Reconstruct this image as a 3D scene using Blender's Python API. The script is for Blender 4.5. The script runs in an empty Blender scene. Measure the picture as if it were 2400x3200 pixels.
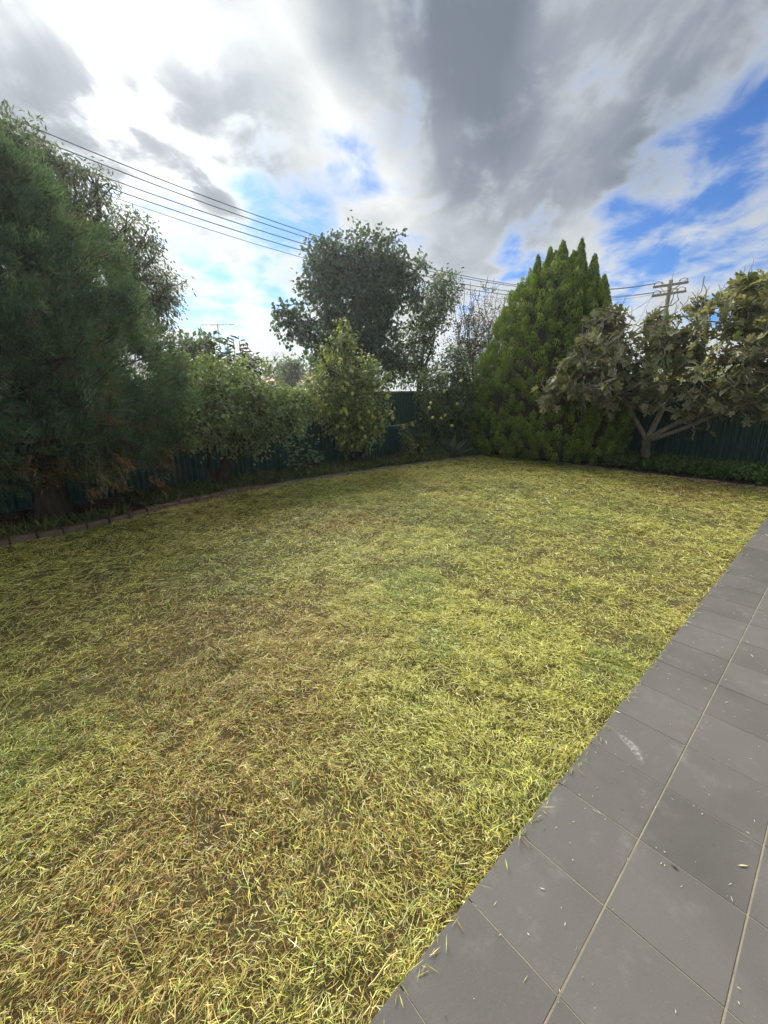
import bpy, math
import numpy as np
from mathutils import Matrix, Vector

rng = np.random.default_rng(11)
scene = bpy.context.scene
COL = scene.collection

# ------------------------------------------------------------------ camera
# yard axes: +X runs along the house, +Y away from the house, Z = 0 is the patio top
EYE = 1.565
R = np.array([[0.7476454, -0.19416169, 0.63508078],
              [-0.66405678, -0.20790062, 0.7181963],
              [-0.00741252, -0.95868585, -0.28437033]])      # columns: image right, image down, forward
cam_d = bpy.data.cameras.new('camera')
cam = bpy.data.objects.new('camera', cam_d)
COL.objects.link(cam)
cam.matrix_world = Matrix([[R[0, 0], -R[0, 1], -R[0, 2], 0], [R[1, 0], -R[1, 1], -R[1, 2], 0],
                           [R[2, 0], -R[2, 1], -R[2, 2], EYE], [0, 0, 0, 1]])
cam_d.sensor_fit = 'HORIZONTAL'
cam_d.sensor_width = 36
cam_d.lens = 1292 / 2400 * 36
cam_d.clip_start = 0.02
cam_d.clip_end = 2000
scene.camera = cam

def ray(x, y):
    d = R @ np.array([x - 1200, y - 1600, 1292.0])
    return d / np.linalg.norm(d)
def at(x, y, V=None, U=None):
    d = ray(x, y)
    k = V / d[1] if V is not None else U / d[0]
    return d * k + np.array([0, 0, EYE])

# ------------------------------------------------------------------ light
SUN = ray(430, 270)
SUN_EL = math.asin(SUN[2])
SUN_AZ = math.atan2(SUN[0], SUN[1])           # from +Y towards +X
scene.view_settings.view_transform = 'Standard'
scene.view_settings.look = 'None'
scene.view_settings.gamma = 1
scene.view_settings.use_curve_mapping = False
scene.view_settings.exposure = 1.55

sd = bpy.data.lights.new('sun', 'SUN')
sd.energy = 5.0
sd.angle = math.radians(58)
sd.color = (1.0, 0.95, 0.84)
so = bpy.data.objects.new('sun', sd)
COL.objects.link(so)
so.rotation_euler = Vector(SUN).to_track_quat('Z', 'Y').to_euler()

world = bpy.data.worlds.new('World')
scene.world = world
world.use_nodes = True
nt = world.node_tree
nt.nodes.clear()

class NB:
    """small helper for node trees"""
    def __init__(self, nt): self.nt = nt
    def n(self, kind, **kw):
        nd = self.nt.nodes.new(kind)
        for k, v in kw.items(): setattr(nd, k, v)
        return nd
    def put(self, sock, v):
        if isinstance(v, bpy.types.NodeSocket): self.nt.links.new(v, sock)
        elif v is not None: sock.default_value = v
    def m(self, op, a, b=None, c=None, clamp=False):
        nd = self.n('ShaderNodeMath', operation=op, use_clamp=clamp)
        for i, v in enumerate((a, b, c)):
            if v is not None: self.put(nd.inputs[i], v)
        return nd.outputs[0]
    def dot(self, a, v):
        nd = self.n('ShaderNodeVectorMath', operation='DOT_PRODUCT')
        self.put(nd.inputs[0], a); nd.inputs[1].default_value = tuple(v)
        return nd.outputs['Value']
    def smooth(self, v, a, b, lo=0.0, hi=1.0):
        nd = self.n('ShaderNodeMapRange', interpolation_type='SMOOTHSTEP')
        self.put(nd.inputs['Value'], v)
        nd.inputs['From Min'].default_value = a; nd.inputs['From Max'].default_value = b
        nd.inputs['To Min'].default_value = lo; nd.inputs['To Max'].default_value = hi
        return nd.outputs['Result']
    def mix(self, f, a, b, blend='MIX'):
        nd = self.n('ShaderNodeMix', data_type='RGBA', blend_type=blend)
        self.put(nd.inputs[0], f); self.put(nd.inputs[6], a); self.put(nd.inputs[7], b)
        return nd.outputs[2]
    def xyz(self, x, y, z):
        nd = self.n('ShaderNodeCombineXYZ')
        for i, v in enumerate((x, y, z)): self.put(nd.inputs[i], v)
        return nd.outputs[0]
    def noise(self, vec, scale, detail=4, rough=0.5, dist=0.0, out='Fac'):
        nd = self.n('ShaderNodeTexNoise')
        if vec is not None: self.put(nd.inputs['Vector'], vec)
        nd.inputs['Scale'].default_value = scale; nd.inputs['Detail'].default_value = detail
        nd.inputs['Roughness'].default_value = rough; nd.inputs['Distortion'].default_value = dist
        return nd.outputs[out]
    def ramp(self, f, stops):
        nd = self.n('ShaderNodeValToRGB')
        el = nd.color_ramp.elements
        while len(el) < len(stops): el.new(0.5)
        for e, (p, c) in zip(el, stops):
            e.position = p; e.color = (*c, 1)
        self.put(nd.inputs[0], f)
        return nd.outputs[0]

def build_sky():
    b = NB(nt)
    D = b.n('ShaderNodeTexCoord').outputs['Generated']
    sky = b.n('ShaderNodeTexSky', sky_type='NISHITA', sun_disc=False)
    sky.sun_elevation = SUN_EL; sky.sun_rotation = SUN_AZ
    sky.air_density = 1.0; sky.dust_density = 0.4; sky.ozone_density = 2.0
    blue = b.mix(1.0, sky.outputs[0], (0.0135, 0.0255, 0.044, 1), 'MULTIPLY')
    # drifting cloud sheet: directions projected on a flat layer, drawn out along the wind
    w = ray(1330, 1217); w[2] = 0; w /= np.linalg.norm(w)
    q = np.array([-w[1], w[0], 0])
    sep = b.n('ShaderNodeSeparateXYZ'); b.put(sep.inputs[0], D)
    h = b.m('ADD', b.m('MAXIMUM', sep.outputs[2], 0.0), 0.22)
    p1 = b.m('DIVIDE', b.dot(D, w), h); p2 = b.m('DIVIDE', b.dot(D, q), h)
    big = b.noise(b.xyz(b.m('MULTIPLY', p1, 0.5), p2, 3.1), 1.3, 2, 0.5, 0.6)
    fine = b.noise(b.xyz(b.m('MULTIPLY', p1, 0.5), p2, 7.7), 3.2, 5, 0.52, 0.5)
    puff = b.noise(b.xyz(p1, p2, 1.3), 6.0, 5, 0.56, 0.3)
    def spot(px, py, rad):
        d = ray(px, py)
        return b.smooth(b.dot(D, d), math.cos(math.radians(rad)), math.cos(math.radians(rad * 0.1)))
    def strongest(lst):
        acc = None
        for px, py, rad, wt in lst:
            t = b.m('MULTIPLY', spot(px, py, rad), wt)
            acc = t if acc is None else b.m('SMOOTH_MAX', acc, t, 0.06)
        return acc
    gaps = strongest([(2110, 500, 7, .55), (2350, 470, 7, .55), (2010, 650, 6.5, .55), (2000, 810, 7, .50), (2300, 830, 8, .45), (2400, 640, 4, .45),
                      (850, 690, 6, .44), (960, 750, 6, .46), (640, 910, 6, .40), (850, 880, 6, .36), (1110, 525, 4, .28), (1650, 790, 5, .45)])
    def amp(n_, k): return b.m('MULTIPLY', b.m('SUBTRACT', n_, 0.5), k)
    cover = b.m('ADD', amp(big, 0.5), b.m('ADD', amp(fine, 1.5), amp(puff, 1.5)))
    cover = b.m('SUBTRACT', b.m('ADD', cover, 0.72), gaps)
    mask = b.smooth(cover, -0.02, 0.66)
    # thickness: thin cloud glows, thick cloud is slate grey
    dark = strongest([(1360, -80, 15, .78), (1390, 160, 12, .74), (1480, 380, 11, .66), (1620, 560, 9, .44), (2000, 60, 20, .44), (2380, 180, 22, .50), (1800, 380, 13, .34),
                      (250, 400, 9, .52), (560, 480, 10, .52), (860, 480, 10, .48), (700, 620, 6, .25), (1450, 810, 9, .24), (60, 180, 8, .28)])
    light = strongest([(1040, 230, 11, .38), (1250, 480, 8, .20), (2250, 700, 9, .30), (1900, 850, 8, .25)])
    thick = b.m('ADD', amp(fine, 0.9), b.m('ADD', amp(big, 0.6), amp(puff, 0.18)))
    thick = b.m('ADD', thick, 0.22)
    thick = b.m('SUBTRACT', b.m('ADD', thick, dark), light)
    # the thin rims of the cloud are bright
    thick = b.m('MULTIPLY', thick, b.smooth(cover, 0.2, 0.8, 0.35, 1.0))
    cloud = b.ramp(thick, [(0.0, (0.295, 0.305, 0.30)), (0.2, (0.225, 0.236, 0.242)), (0.46, (0.158, 0.174, 0.190)), (0.72, (0.094, 0.108, 0.130)), (1.0, (0.056, 0.067, 0.088))])
    # light scattered forward through thin cloud round the hidden sun
    sd_ = b.m('MAXIMUM', b.dot(D, SUN), 0.0)
    g1 = b.m('MULTIPLY', b.m('POWER', sd_, 130.0), 0.8)
    g2 = b.m('MULTIPLY', b.m('POWER', sd_, 26.0), 0.09)
    g3 = b.m('MULTIPLY', b.m('POWER', sd_, 5.0), 0.015)
    glow = b.m('ADD', b.m('ADD', g1, g2), g3)
    glow = b.m('MULTIPLY', glow, b.smooth(thick, -0.1, 0.8, 1.25, 0.10))
    gcol = b.n('ShaderNodeVectorMath', operation='SCALE')
    gcol.inputs[0].default_value = (1.0, 1.0, 0.95); b.put(gcol.inputs['Scale'], glow)
    cloud = b.mix(1.0, cloud, gcol.outputs[0], 'ADD')
    col = b.mix(mask, blue, cloud)
    bg = b.n('ShaderNodeBackground'); b.put(bg.inputs[0], col); bg.inputs[1].default_value = 1.0
    out = b.n('ShaderNodeOutputWorld')
    nt.links.new(bg.outputs[0], out.inputs[0])
build_sky()

# ------------------------------------------------------------------ helpers
def tag(o, label=None, cat=None, group=None, kind=None):
    if label: o['label'] = label
    if cat: o['category'] = cat
    if group: o['group'] = group
    if kind: o['kind'] = kind
    return o

def empty(name, loc=(0, 0, 0), rz=0.0):
    o = bpy.data.objects.new(name, None)
    COL.objects.link(o)
    o.location = loc; o.rotation_euler = (0, 0, rz)
    o.empty_display_size = 0.1
    return o

def link(name, me, mat=None, parent=None):
    o = bpy.data.objects.new(name, me)
    COL.objects.link(o)
    if mat is not None and len(me.materials) == 0: me.materials.append(mat)
    if parent is not None:
        o.parent = parent
        o.matrix_parent_inverse = Matrix.Translation(-Vector(parent.location)) if parent.parent is None and parent.rotation_euler.z == 0 else Matrix()
    return o

def np_mesh(name, V, F, cols=None, smooth=False):
    """V (n,3); F (m,k) all faces alike, or list of such arrays"""
    me = bpy.data.meshes.new(name)
    Fs = F if isinstance(F, list) else [F]
    Fs = [np.asarray(f, dtype=np.int32) for f in Fs if len(f)]
    V = np.asarray(V, dtype=np.float32)
    me.vertices.add(len(V)); me.vertices.foreach_set('co', V.ravel())
    nl = sum(f.size for f in Fs); nf = sum(len(f) for f in Fs)
    me.loops.add(nl); me.polygons.add(nf)
    me.loops.foreach_set('vertex_index', np.concatenate([f.ravel() for f in Fs]))
    tot = np.concatenate([np.full(len(f), f.shape[1], dtype=np.int32) for f in Fs])
    me.polygons.foreach_set('loop_start', np.concatenate([[0], np.cumsum(tot)[:-1]]).astype(np.int32))
    me.polygons.foreach_set('loop_total', tot)
    me.polygons.foreach_set('use_smooth', np.full(nf, bool(smooth)))
    me.update(calc_edges=True)
    if cols is not None:
        a = me.attributes.new('tint', 'FLOAT_COLOR', 'POINT')
        c = np.ones((len(V), 4), dtype=np.float32); c[:, :3] = cols
        a.data.foreach_set('color', c.ravel())
    return me

def unit(a):
    return a / np.maximum(np.linalg.norm(a, axis=-1, keepdims=True), 1e-9)

def rand_dirs(n):
    return unit(rng.normal(size=(n, 3)))

class Geo:
    """collects several shapes for one mesh"""
    def __init__(self): self.V = []; self.Q = []; self.T = []; self.n = 0
    def add(self, V, Q=(), T=()):
        V = np.asarray(V, float)
        if len(Q): self.Q.append(np.asarray(Q) + self.n)
        if len(T): self.T.append(np.asarray(T) + self.n)
        self.V.append(V); self.n += len(V)
    def box(self, lo, hi):
        x0, y0, z0 = lo; x1, y1, z1 = hi
        self.add([(x0, y0, z0), (x1, y0, z0), (x1, y1, z0), (x0, y1, z0), (x0, y0, z1), (x1, y0, z1), (x1, y1, z1), (x0, y1, z1)],
                 [(0, 3, 2, 1), (4, 5, 6, 7), (0, 1, 5, 4), (1, 2, 6, 5), (2, 3, 7, 6), (3, 0, 4, 7)])
    def obox(self, c, half, ax):
        """oriented box: centre, half sizes, axes rows"""
        ax = np.asarray(ax, float)
        s = np.array([(-1, -1, -1), (1, -1, -1), (1, 1, -1), (-1, 1, -1), (-1, -1, 1), (1, -1, 1), (1, 1, 1), (-1, 1, 1)]) * np.asarray(half)
        self.add(np.asarray(c) + s @ ax, [(0, 3, 2, 1), (4, 5, 6, 7), (0, 1, 5, 4), (1, 2, 6, 5), (2, 3, 7, 6), (3, 0, 4, 7)])
    def tube(self, pts, rad, n=6, cap=True):
        pts = np.asarray(pts, float); k = len(pts)
        rad = np.broadcast_to(np.asarray(rad, float), (k,))
        tan = np.gradient(pts, axis=0); tan = unit(tan)
        ref = np.array([0, 0, 1.0]) if abs(tan[0][2]) < 0.9 else np.array([1.0, 0, 0])
        a = np.linspace(0, 2 * np.pi, n, endpoint=False)
        vs = []
        for i in range(k):
            s = unit(np.cross(tan[i], ref)); t = np.cross(s, tan[i])
            vs.append(pts[i] + rad[i] * (np.cos(a)[:, None] * s + np.sin(a)[:, None] * t))
            ref = t
        V = np.concatenate(vs)
        i = np.arange(n); j = (i + 1) % n
        Q = np.concatenate([np.stack([r * n + i, r * n + j, (r + 1) * n + j, (r + 1) * n + i], 1) for r in range(k - 1)])
        T = []
        if cap:
            V = np.concatenate([V, pts[[0]], pts[[-1]]])
            T = [(k * n, b, a_) for a_, b in zip(i, j)] + [(k * n + 1, (k - 1) * n + a_, (k - 1) * n + b) for a_, b in zip(i, j)]
        self.add(V, Q, T)
    def mesh(self, name, smooth=False):
        return np_mesh(name, np.concatenate(self.V), [np.concatenate(x) for x in (self.Q, self.T) if x], smooth=smooth)
    def build(self, name, mat, parent=None, smooth=False):
        return link(name, self.mesh(name, smooth), mat, parent)

def leaf_geo(P, D, N, L, W, fold=0.15, mid=0.45, curl=0.0):
    """folded diamond leaves: base P, direction D, upper side N; 4 verts and 2 tris each"""
    S = unit(np.cross(D, N)); N = np.cross(S, D)
    L = np.broadcast_to(np.asarray(L, float), (len(P),))[:, None]; W = np.broadcast_to(np.asarray(W, float), (len(P),))[:, None]
    m = P + D * L * mid
    r = m + S * W * 0.5 + N * W * fold; l = m - S * W * 0.5 + N * W * fold
    t = P + D * L - N * L * curl
    V = np.stack([P, r, t, l], 1).reshape(-1, 3)
    k = np.arange(len(P))[:, None] * 4
    F = np.concatenate([k + np.array([0, 1, 2]), k + np.array([0, 2, 3])])
    return V, F

def oval_geo(P, D, N, L, W, fold=0.12, curl=0.12):
    """oval leaves with a crease: 6 outline verts, 4 tris"""
    S = unit(np.cross(D, N)); N = np.cross(S, D)
    L = np.broadcast_to(np.asarray(L, float), (len(P),))[:, None]; W = np.broadcast_to(np.asarray(W, float), (len(P),))[:, None]
    def pt(u, s): return P + D * L * u + S * W * s * 0.5 + N * (W * fold * abs(s) - L * curl * u * u)
    V = np.stack([pt(0, 0), pt(.3, .92), pt(.68, .8), pt(1, 0), pt(.68, -.8), pt(.3, -.92)], 1).reshape(-1, 3)
    k = np.arange(len(P))[:, None] * 6
    F = np.concatenate([k + np.array(t) for t in ((0, 1, 2), (0, 2, 3), (0, 3, 4), (0, 4, 5))])
    return V, F

def jitter(palette, n, amt=0.18, weights=None):
    pal = np.asarray(palette, float)
    i = rng.choice(len(pal), n, p=weights)
    c = pal[i] * (1 + rng.normal(0, amt, (n, 1)))
    return np.clip(c, 0.003, 1)

# ------------------------------------------------------------------ materials
def new_mat(name):
    m = bpy.data.materials.new(name); m.use_nodes = True
    b = NB(m.node_tree); bs = m.node_tree.nodes['Principled BSDF']
    return m, b, bs

def leaf_mat(name, rough=0.5, trans=0.35, tcol=(1.25, 1.3, 0.6), spec=0.35):
    m, b, bs = new_mat(name)
    a = b.n('ShaderNodeAttribute', attribute_name='tint')
    b.put(bs.inputs['Base Color'], a.outputs['Color'])
    bs.inputs['Roughness'].default_value = rough; bs.inputs['Specular IOR Level'].default_value = spec
    t = b.n('ShaderNodeBsdfTranslucent')
    b.put(t.inputs[0], b.mix(1.0, a.outputs['Color'], (*tcol, 1), 'MULTIPLY'))
    mx = b.n('ShaderNodeMixShader'); mx.inputs[0].default_value = trans
    m.node_tree.links.new(bs.outputs[0], mx.inputs[1]); m.node_tree.links.new(t.outputs[0], mx.inputs[2])
    m.node_tree.links.new(mx.outputs[0], m.node_tree.nodes['Material Output'].inputs[0])
    return m

def noise_mat(name, c0, c1, scale, rough=0.8, bump=0.3, detail=6, bscale=None, spec=0.3, stretch=(1, 1, 1), dist=0.01):
    m, b, bs = new_mat(name)
    tc = b.n('ShaderNodeTexCoord').outputs['Object']
    mp = b.n('ShaderNodeMapping'); b.put(mp.inputs[0], tc); mp.inputs['Scale'].default_value = stretch
    v = mp.outputs[0]
    f = b.noise(v, scale, detail, 0.62)
    b.put(bs.inputs['Base Color'], b.ramp(f, [(0.3, c0), (0.7, c1)]))
    bs.inputs['Roughness'].default_value = rough; bs.inputs['Specular IOR Level'].default_value = spec
    if bump:
        bp = b.n('ShaderNodeBump'); bp.inputs['Strength'].default_value = bump; bp.inputs['Distance'].default_value = dist
        b.put(bp.inputs['Height'], b.noise(v, bscale or scale * 4, 5, 0.6)); b.put(bs.inputs['Normal'], bp.outputs[0])
    return m

M = {}
M['lawn_soil'] = noise_mat('lawn_soil', (0.045, 0.034, 0.014), (0.13, 0.10, 0.040), 60, 0.95, 0.6, dist=0.02)
M['soil'] = noise_mat('soil', (0.018, 0.013, 0.009), (0.060, 0.043, 0.028), 9, 0.95, 0.8, dist=0.02)
M['ground'] = noise_mat('ground', (0.035, 0.045, 0.018), (0.08, 0.085, 0.035), 0.6, 0.95, 0.2)
M['grass'] = leaf_mat('grass', 0.42, 0.28, (1.1, 1.1, 0.6), 0.45)
M['leaf'] = leaf_mat('leaf', 0.45, 0.35)
M['leaf_gloss'] = leaf_mat('leaf_gloss', 0.33, 0.28, spec=0.5)
M['conifer'] = leaf_mat('conifer', 0.6, 0.30, (1.2, 1.25, 0.5), 0.25)
M['conifer_scale'] = leaf_mat('conifer_scale', 0.6, 0.14, (1.2, 1.25, 0.5), 0.25)
M['fig_leaf'] = leaf_mat('fig_leaf', 0.5, 0.32, (1.2, 1.15, 0.5), 0.35)
M['litter'] = leaf_mat('litter', 0.8, 0.1, (1, 1, 1), 0.2)
M['bark'] = noise_mat('bark', (0.025, 0.019, 0.014), (0.085, 0.068, 0.052), 9, 0.9, 0.9, stretch=(3, 3, 0.6), dist=0.02)
M['bark_grey'] = noise_mat('bark_grey', (0.17, 0.155, 0.125), (0.34, 0.31, 0.265), 11, 0.85, 0.6, stretch=(2, 2, 1))
M['fig_bark'] = noise_mat('fig_bark', (0.07, 0.058, 0.045), (0.19, 0.165, 0.135), 9, 0.9, 0.9, stretch=(2, 2, 1), dist=0.02)
M['twig'] = noise_mat('twig', (0.045, 0.033, 0.025), (0.12, 0.092, 0.07), 20, 0.85, 0.3)
M['brick'] = noise_mat('brick', (0.095, 0.066, 0.050), (0.20, 0.145, 0.115), 7, 0.92, 0.6, bscale=60)
M['concrete'] = noise_mat('concrete', (0.11, 0.098, 0.080), (0.22, 0.20, 0.165), 5, 0.93, 0.5, bscale=70)
M['grout'] = noise_mat('grout', (0.17, 0.145, 0.105), (0.30, 0.26, 0.19), 12, 0.95, 0.5, bscale=300, dist=0.002)
M['slab'] = noise_mat('slab', (0.16, 0.15, 0.14), (0.26, 0.25, 0.23), 6, 0.95, 0.4)
M['agave'] = noise_mat('agave', (0.075, 0.12, 0.075), (0.135, 0.19, 0.115), 3, 0.5, 0.15, spec=0.35)
M['lemon'] = noise_mat('lemon', (0.28, 0.34, 0.075), (0.42, 0.45, 0.10), 3, 0.4, 0.25, bscale=90, spec=0.4)
M['lemon_ripe'] = noise_mat('lemon_ripe', (0.48, 0.42, 0.06), (0.58, 0.52, 0.10), 3, 0.4, 0.25, bscale=90, spec=0.4)
M['timber'] = noise_mat('timber', (0.11, 0.095, 0.08), (0.24, 0.215, 0.185), 6, 0.9, 0.5, stretch=(4, 4, 0.4))
M['wire'] = noise_mat('wire', (0.03, 0.03, 0.032), (0.06, 0.06, 0.065), 4, 0.6, 0)
M['metal'] = noise_mat('metal', (0.22, 0.22, 0.23), (0.34, 0.34, 0.35), 20, 0.45, 0.1, spec=0.5)
M['ceramic'] = noise_mat('ceramic', (0.22, 0.14, 0.10), (0.32, 0.21, 0.15), 8, 0.3, 0, spec=0.5)
M['roof_red'] = noise_mat('roof_red', (0.22, 0.045, 0.032), (0.32, 0.08, 0.055), 4, 0.8, 0.3)
M['roof_dark'] = noise_mat('roof_dark', (0.05, 0.05, 0.055), (0.10, 0.10, 0.105), 4, 0.8, 0.3)
M['wall_white'] = noise_mat('wall_white', (0.66, 0.65, 0.62), (0.78, 0.77, 0.75), 2, 0.85, 0.1)
M['wall_brick'] = noise_mat('wall_brick', (0.30, 0.15, 0.10), (0.42, 0.23, 0.16), 6, 0.9, 0.4)
M['pane'] = noise_mat('pane', (0.03, 0.035, 0.04), (0.06, 0.065, 0.07), 1, 0.1, 0, spec=0.6)

def fence_mat():
    m, b, bs = new_mat('fence_paint')
    tc = b.n('ShaderNodeTexCoord').outputs['Object']
    f = b.noise(tc, 1.7, 6, 0.6)
    mp = b.n('ShaderNodeMapping'); b.put(mp.inputs[0], tc); mp.inputs['Scale'].default_value = (9, 9, 0.7)
    streak = b.noise(mp.outputs[0], 2.0, 5, 0.6)
    c = b.mix(b.smooth(f, .35, .7), (0.012, 0.054, 0.047, 1), (0.018, 0.072, 0.063, 1))
    c = b.mix(b.m('MULTIPLY', b.smooth(streak, .52, .8), 0.35), c, (0.07, 0.085, 0.07, 1))
    b.put(bs.inputs['Base Color'], c)
    b.put(bs.inputs['Roughness'], b.smooth(f, .3, .7, .38, .55))
    bs.inputs['Specular IOR Level'].default_value = 0.4
    return m
M['fence'] = fence_mat()

def tile_mat():
    m, b, bs = new_mat('tile')
    tc = b.n('ShaderNodeNewGeometry').outputs['Position']
    oi = b.n('ShaderNodeObjectInfo')
    f = b.noise(tc, 2.2, 6, 0.62)
    g = b.noise(tc, 190, 3, 0.6)
    c = b.ramp(f, [(0.28, (0.068, 0.064, 0.061)), (0.5, (0.087, 0.082, 0.078)), (0.75, (0.112, 0.105, 0.099))])
    c = b.mix(b.m('MULTIPLY', oi.outputs['Random'], 0.42), c, (0.15, 0.142, 0.134, 1))
    # light dust with flecks
    c = b.mix(b.smooth(g, .60, .80, 0, .45), c, (0.26, 0.25, 0.235, 1))
    d = b.noise(tc, 6.5, 7, 0.7)
    c = b.mix(b.smooth(d, .52, .80, 0, .55), c, (0.20, 0.19, 0.175, 1))
    st = b.noise(tc, 1.1, 4, 0.6, 1.2)
    c = b.mix(b.smooth(st, .50, .68, 0, .30), c, (0.056, 0.053, 0.050, 1))
    # chalky scuff left on two of the tiles
    sx, sy = 1.83, 0.375
    sep = b.n('ShaderNodeSeparateXYZ'); b.put(sep.inputs[0], tc)
    x = b.m('SUBTRACT', sep.outputs[0], sx); y = b.m('SUBTRACT', sep.outputs[1], sy)
    u = b.m('ADD', b.m('MULTIPLY', x, .55), b.m('MULTIPLY', y, .83)); v = b.m('SUBTRACT', b.m('MULTIPLY', x, .83), b.m('MULTIPLY', y, .55))
    v = b.m('ADD', v, b.m('MULTIPLY', b.m('MULTIPLY', u, u), 3.0))
    r = b.m('ADD', b.m('POWER', b.m('DIVIDE', u, .10), 2.0), b.m('POWER', b.m('DIVIDE', v, .026), 2.0))
    sm = b.m('MULTIPLY', b.smooth(r, 1.0, 0.1), b.smooth(b.noise(tc, 55, 5, .7), .40, .62))
    c = b.mix(b.m('MULTIPLY', sm, .5), c, (0.42, 0.41, 0.40, 1))
    b.put(bs.inputs['Base Color'], c)
    b.put(bs.inputs['Roughness'], b.smooth(f, .3, .7, .62, .80))
    bs.inputs['Specular IOR Level'].default_value = 0.35
    bp = b.n('ShaderNodeBump'); bp.inputs['Strength'].default_value = 0.45; bp.inputs['Distance'].default_value = 0.0012
    b.put(bp.inputs['Height'], b.m('ADD', b.noise(tc, 95, 4, .55), b.m('MULTIPLY', f, .8))); b.put(bs.inputs['Normal'], bp.outputs[0])
    return m
M['tile'] = tile_mat()

# ------------------------------------------------------------------ the ground
GZ = -0.075                         # lawn soil level
LAWN = (-5.0, 9.06, 0.515, 6.5)

def value_noise(x, y, scale, seed):
    r = np.random.default_rng(seed); g = r.random((64, 64))
    x = x * scale; y = y * scale
    i = np.floor(x).astype(int); j = np.floor(y).astype(int); fx = x - i; fy = y - j
    fx = fx * fx * (3 - 2 * fx); fy = fy * fy * (3 - 2 * fy)
    a = g[i % 64, j % 64]; b_ = g[(i + 1) % 64, j % 64]; c = g[i % 64, (j + 1) % 64]; d = g[(i + 1) % 64, (j + 1) % 64]
    return (a * (1 - fx) + b_ * fx) * (1 - fy) + (c * (1 - fx) + d * fx) * fy
def fbm(x, y, scale, seed, o=4):
    s = 0; a = 0.5; t = 0
    for k in range(o):
        s = s + a * value_noise(x, y, scale * 2 ** k, seed + k); t += a; a *= 0.55
    return s / t

g = Geo(); g.add([(-300, -300, -0.11), (300, -300, -0.11), (300, 300, -0.11), (-300, 300, -0.11)], [(0, 1, 2, 3)])
tag(g.build('ground', M['ground']), kind='structure')

def edge_v(u):                       # line of the brick edging along the back bed
    return np.interp(u, [-6, -3, 0, .7, 1.4, 2.4, 3.6, 5.0, 6.4, 7.4, 9.0], [5.9, 5.93, 5.98, 6.12, 6.36, 6.56, 6.68, 6.58, 6.42, 6.25, 6.2])

def lump(x, y):
    return 0.040 * (fbm(x, y, 2.6, 5, 3) - .5) + 0.050 * (fbm(x, y, 11, 9, 2) - .5)

def sheet(name, u0, u1, v0f, v1f, nu, nv, zf, mat):
    u = np.linspace(u0, u1, nu); t = np.linspace(0, 1, nv)
    U, T = np.meshgrid(u, t, indexing='ij')
    Vv = v0f(U) + (v1f(U) - v0f(U)) * T
    P = np.stack([U, Vv, zf(U, Vv)], -1).reshape(-1, 3)
    i, j = np.meshgrid(np.arange(nu - 1), np.arange(nv - 1), indexing='ij')
    k = (i * nv + j).ravel()
    F = np.stack([k, k + nv, k + nv + 1, k + 1], 1)
    return tag(link(name, np_mesh(name, P, F, smooth=True), mat), kind='structure')
sheet('lawn', LAWN[0], LAWN[1] + .02, lambda u: u * 0 + .52, edge_v, 180, 80, lambda x, y: GZ + lump(x, y), M['lawn_soil'])
FV, FU = 7.6, 10.95                  # the two fences
sheet('garden_bed', -6, FU + .2, lambda u: np.where(u < 9.0, edge_v(u) - .02, 6.1), lambda u: u * 0 + FV + .15, 120, 16, lambda x, y: -0.045 + 0.05 * (fbm(x, y, 2, 21) - .5), M['soil'])
sheet('side_bed', 9.02, FU + .2, lambda u: u * 0 - 3, lambda u: u * 0 + 6.12, 20, 90, lambda x, y: -0.04 + 0.05 * (fbm(x, y, 2, 22) - .5), M['soil'])

# patio
pat = Geo(); pat.box((-3.5, -3.2, -0.14), (9.6, 0.500, -0.0018))
patio = tag(pat.build('patio', M['grout']), kind='structure')
def tile_mesh():
    lx, ly, ch = 0.3010 / 2, 0.2980 / 2, 0.0013
    z0, z1 = -0.02, 0.0
    V = []
    for (sx, z) in ((0, z0), (0, z1 - ch), (ch, z1)):
        V += [(-lx + sx, -ly + sx, z), (lx - sx, -ly + sx, z), (lx - sx, ly - sx, z), (-lx + sx, ly - sx, z)]
    Q = [(8, 9, 10, 11)]
    for r in (0, 4):
        for k in range(4): Q.append((r + k, r + (k + 1) % 4, r + 4 + (k + 1) % 4, r + 4 + k))
    return np_mesh('tile', np.array(V), np.array(Q))
tm = tile_mesh(); tm.materials.append(M['tile'])
P0 = 0.803
for j in range(8):
    for i in range(-6, 30):
        o = link('tile', tm, None, patio)
        o.location = (P0 + (i + .5) * .3034, .515 - .1479 - j * .3029, rng.normal(0, .0004))
        o.rotation_euler = (rng.normal(0, .0006), rng.normal(0, .0006), rng.normal(0, .0008))

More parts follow.
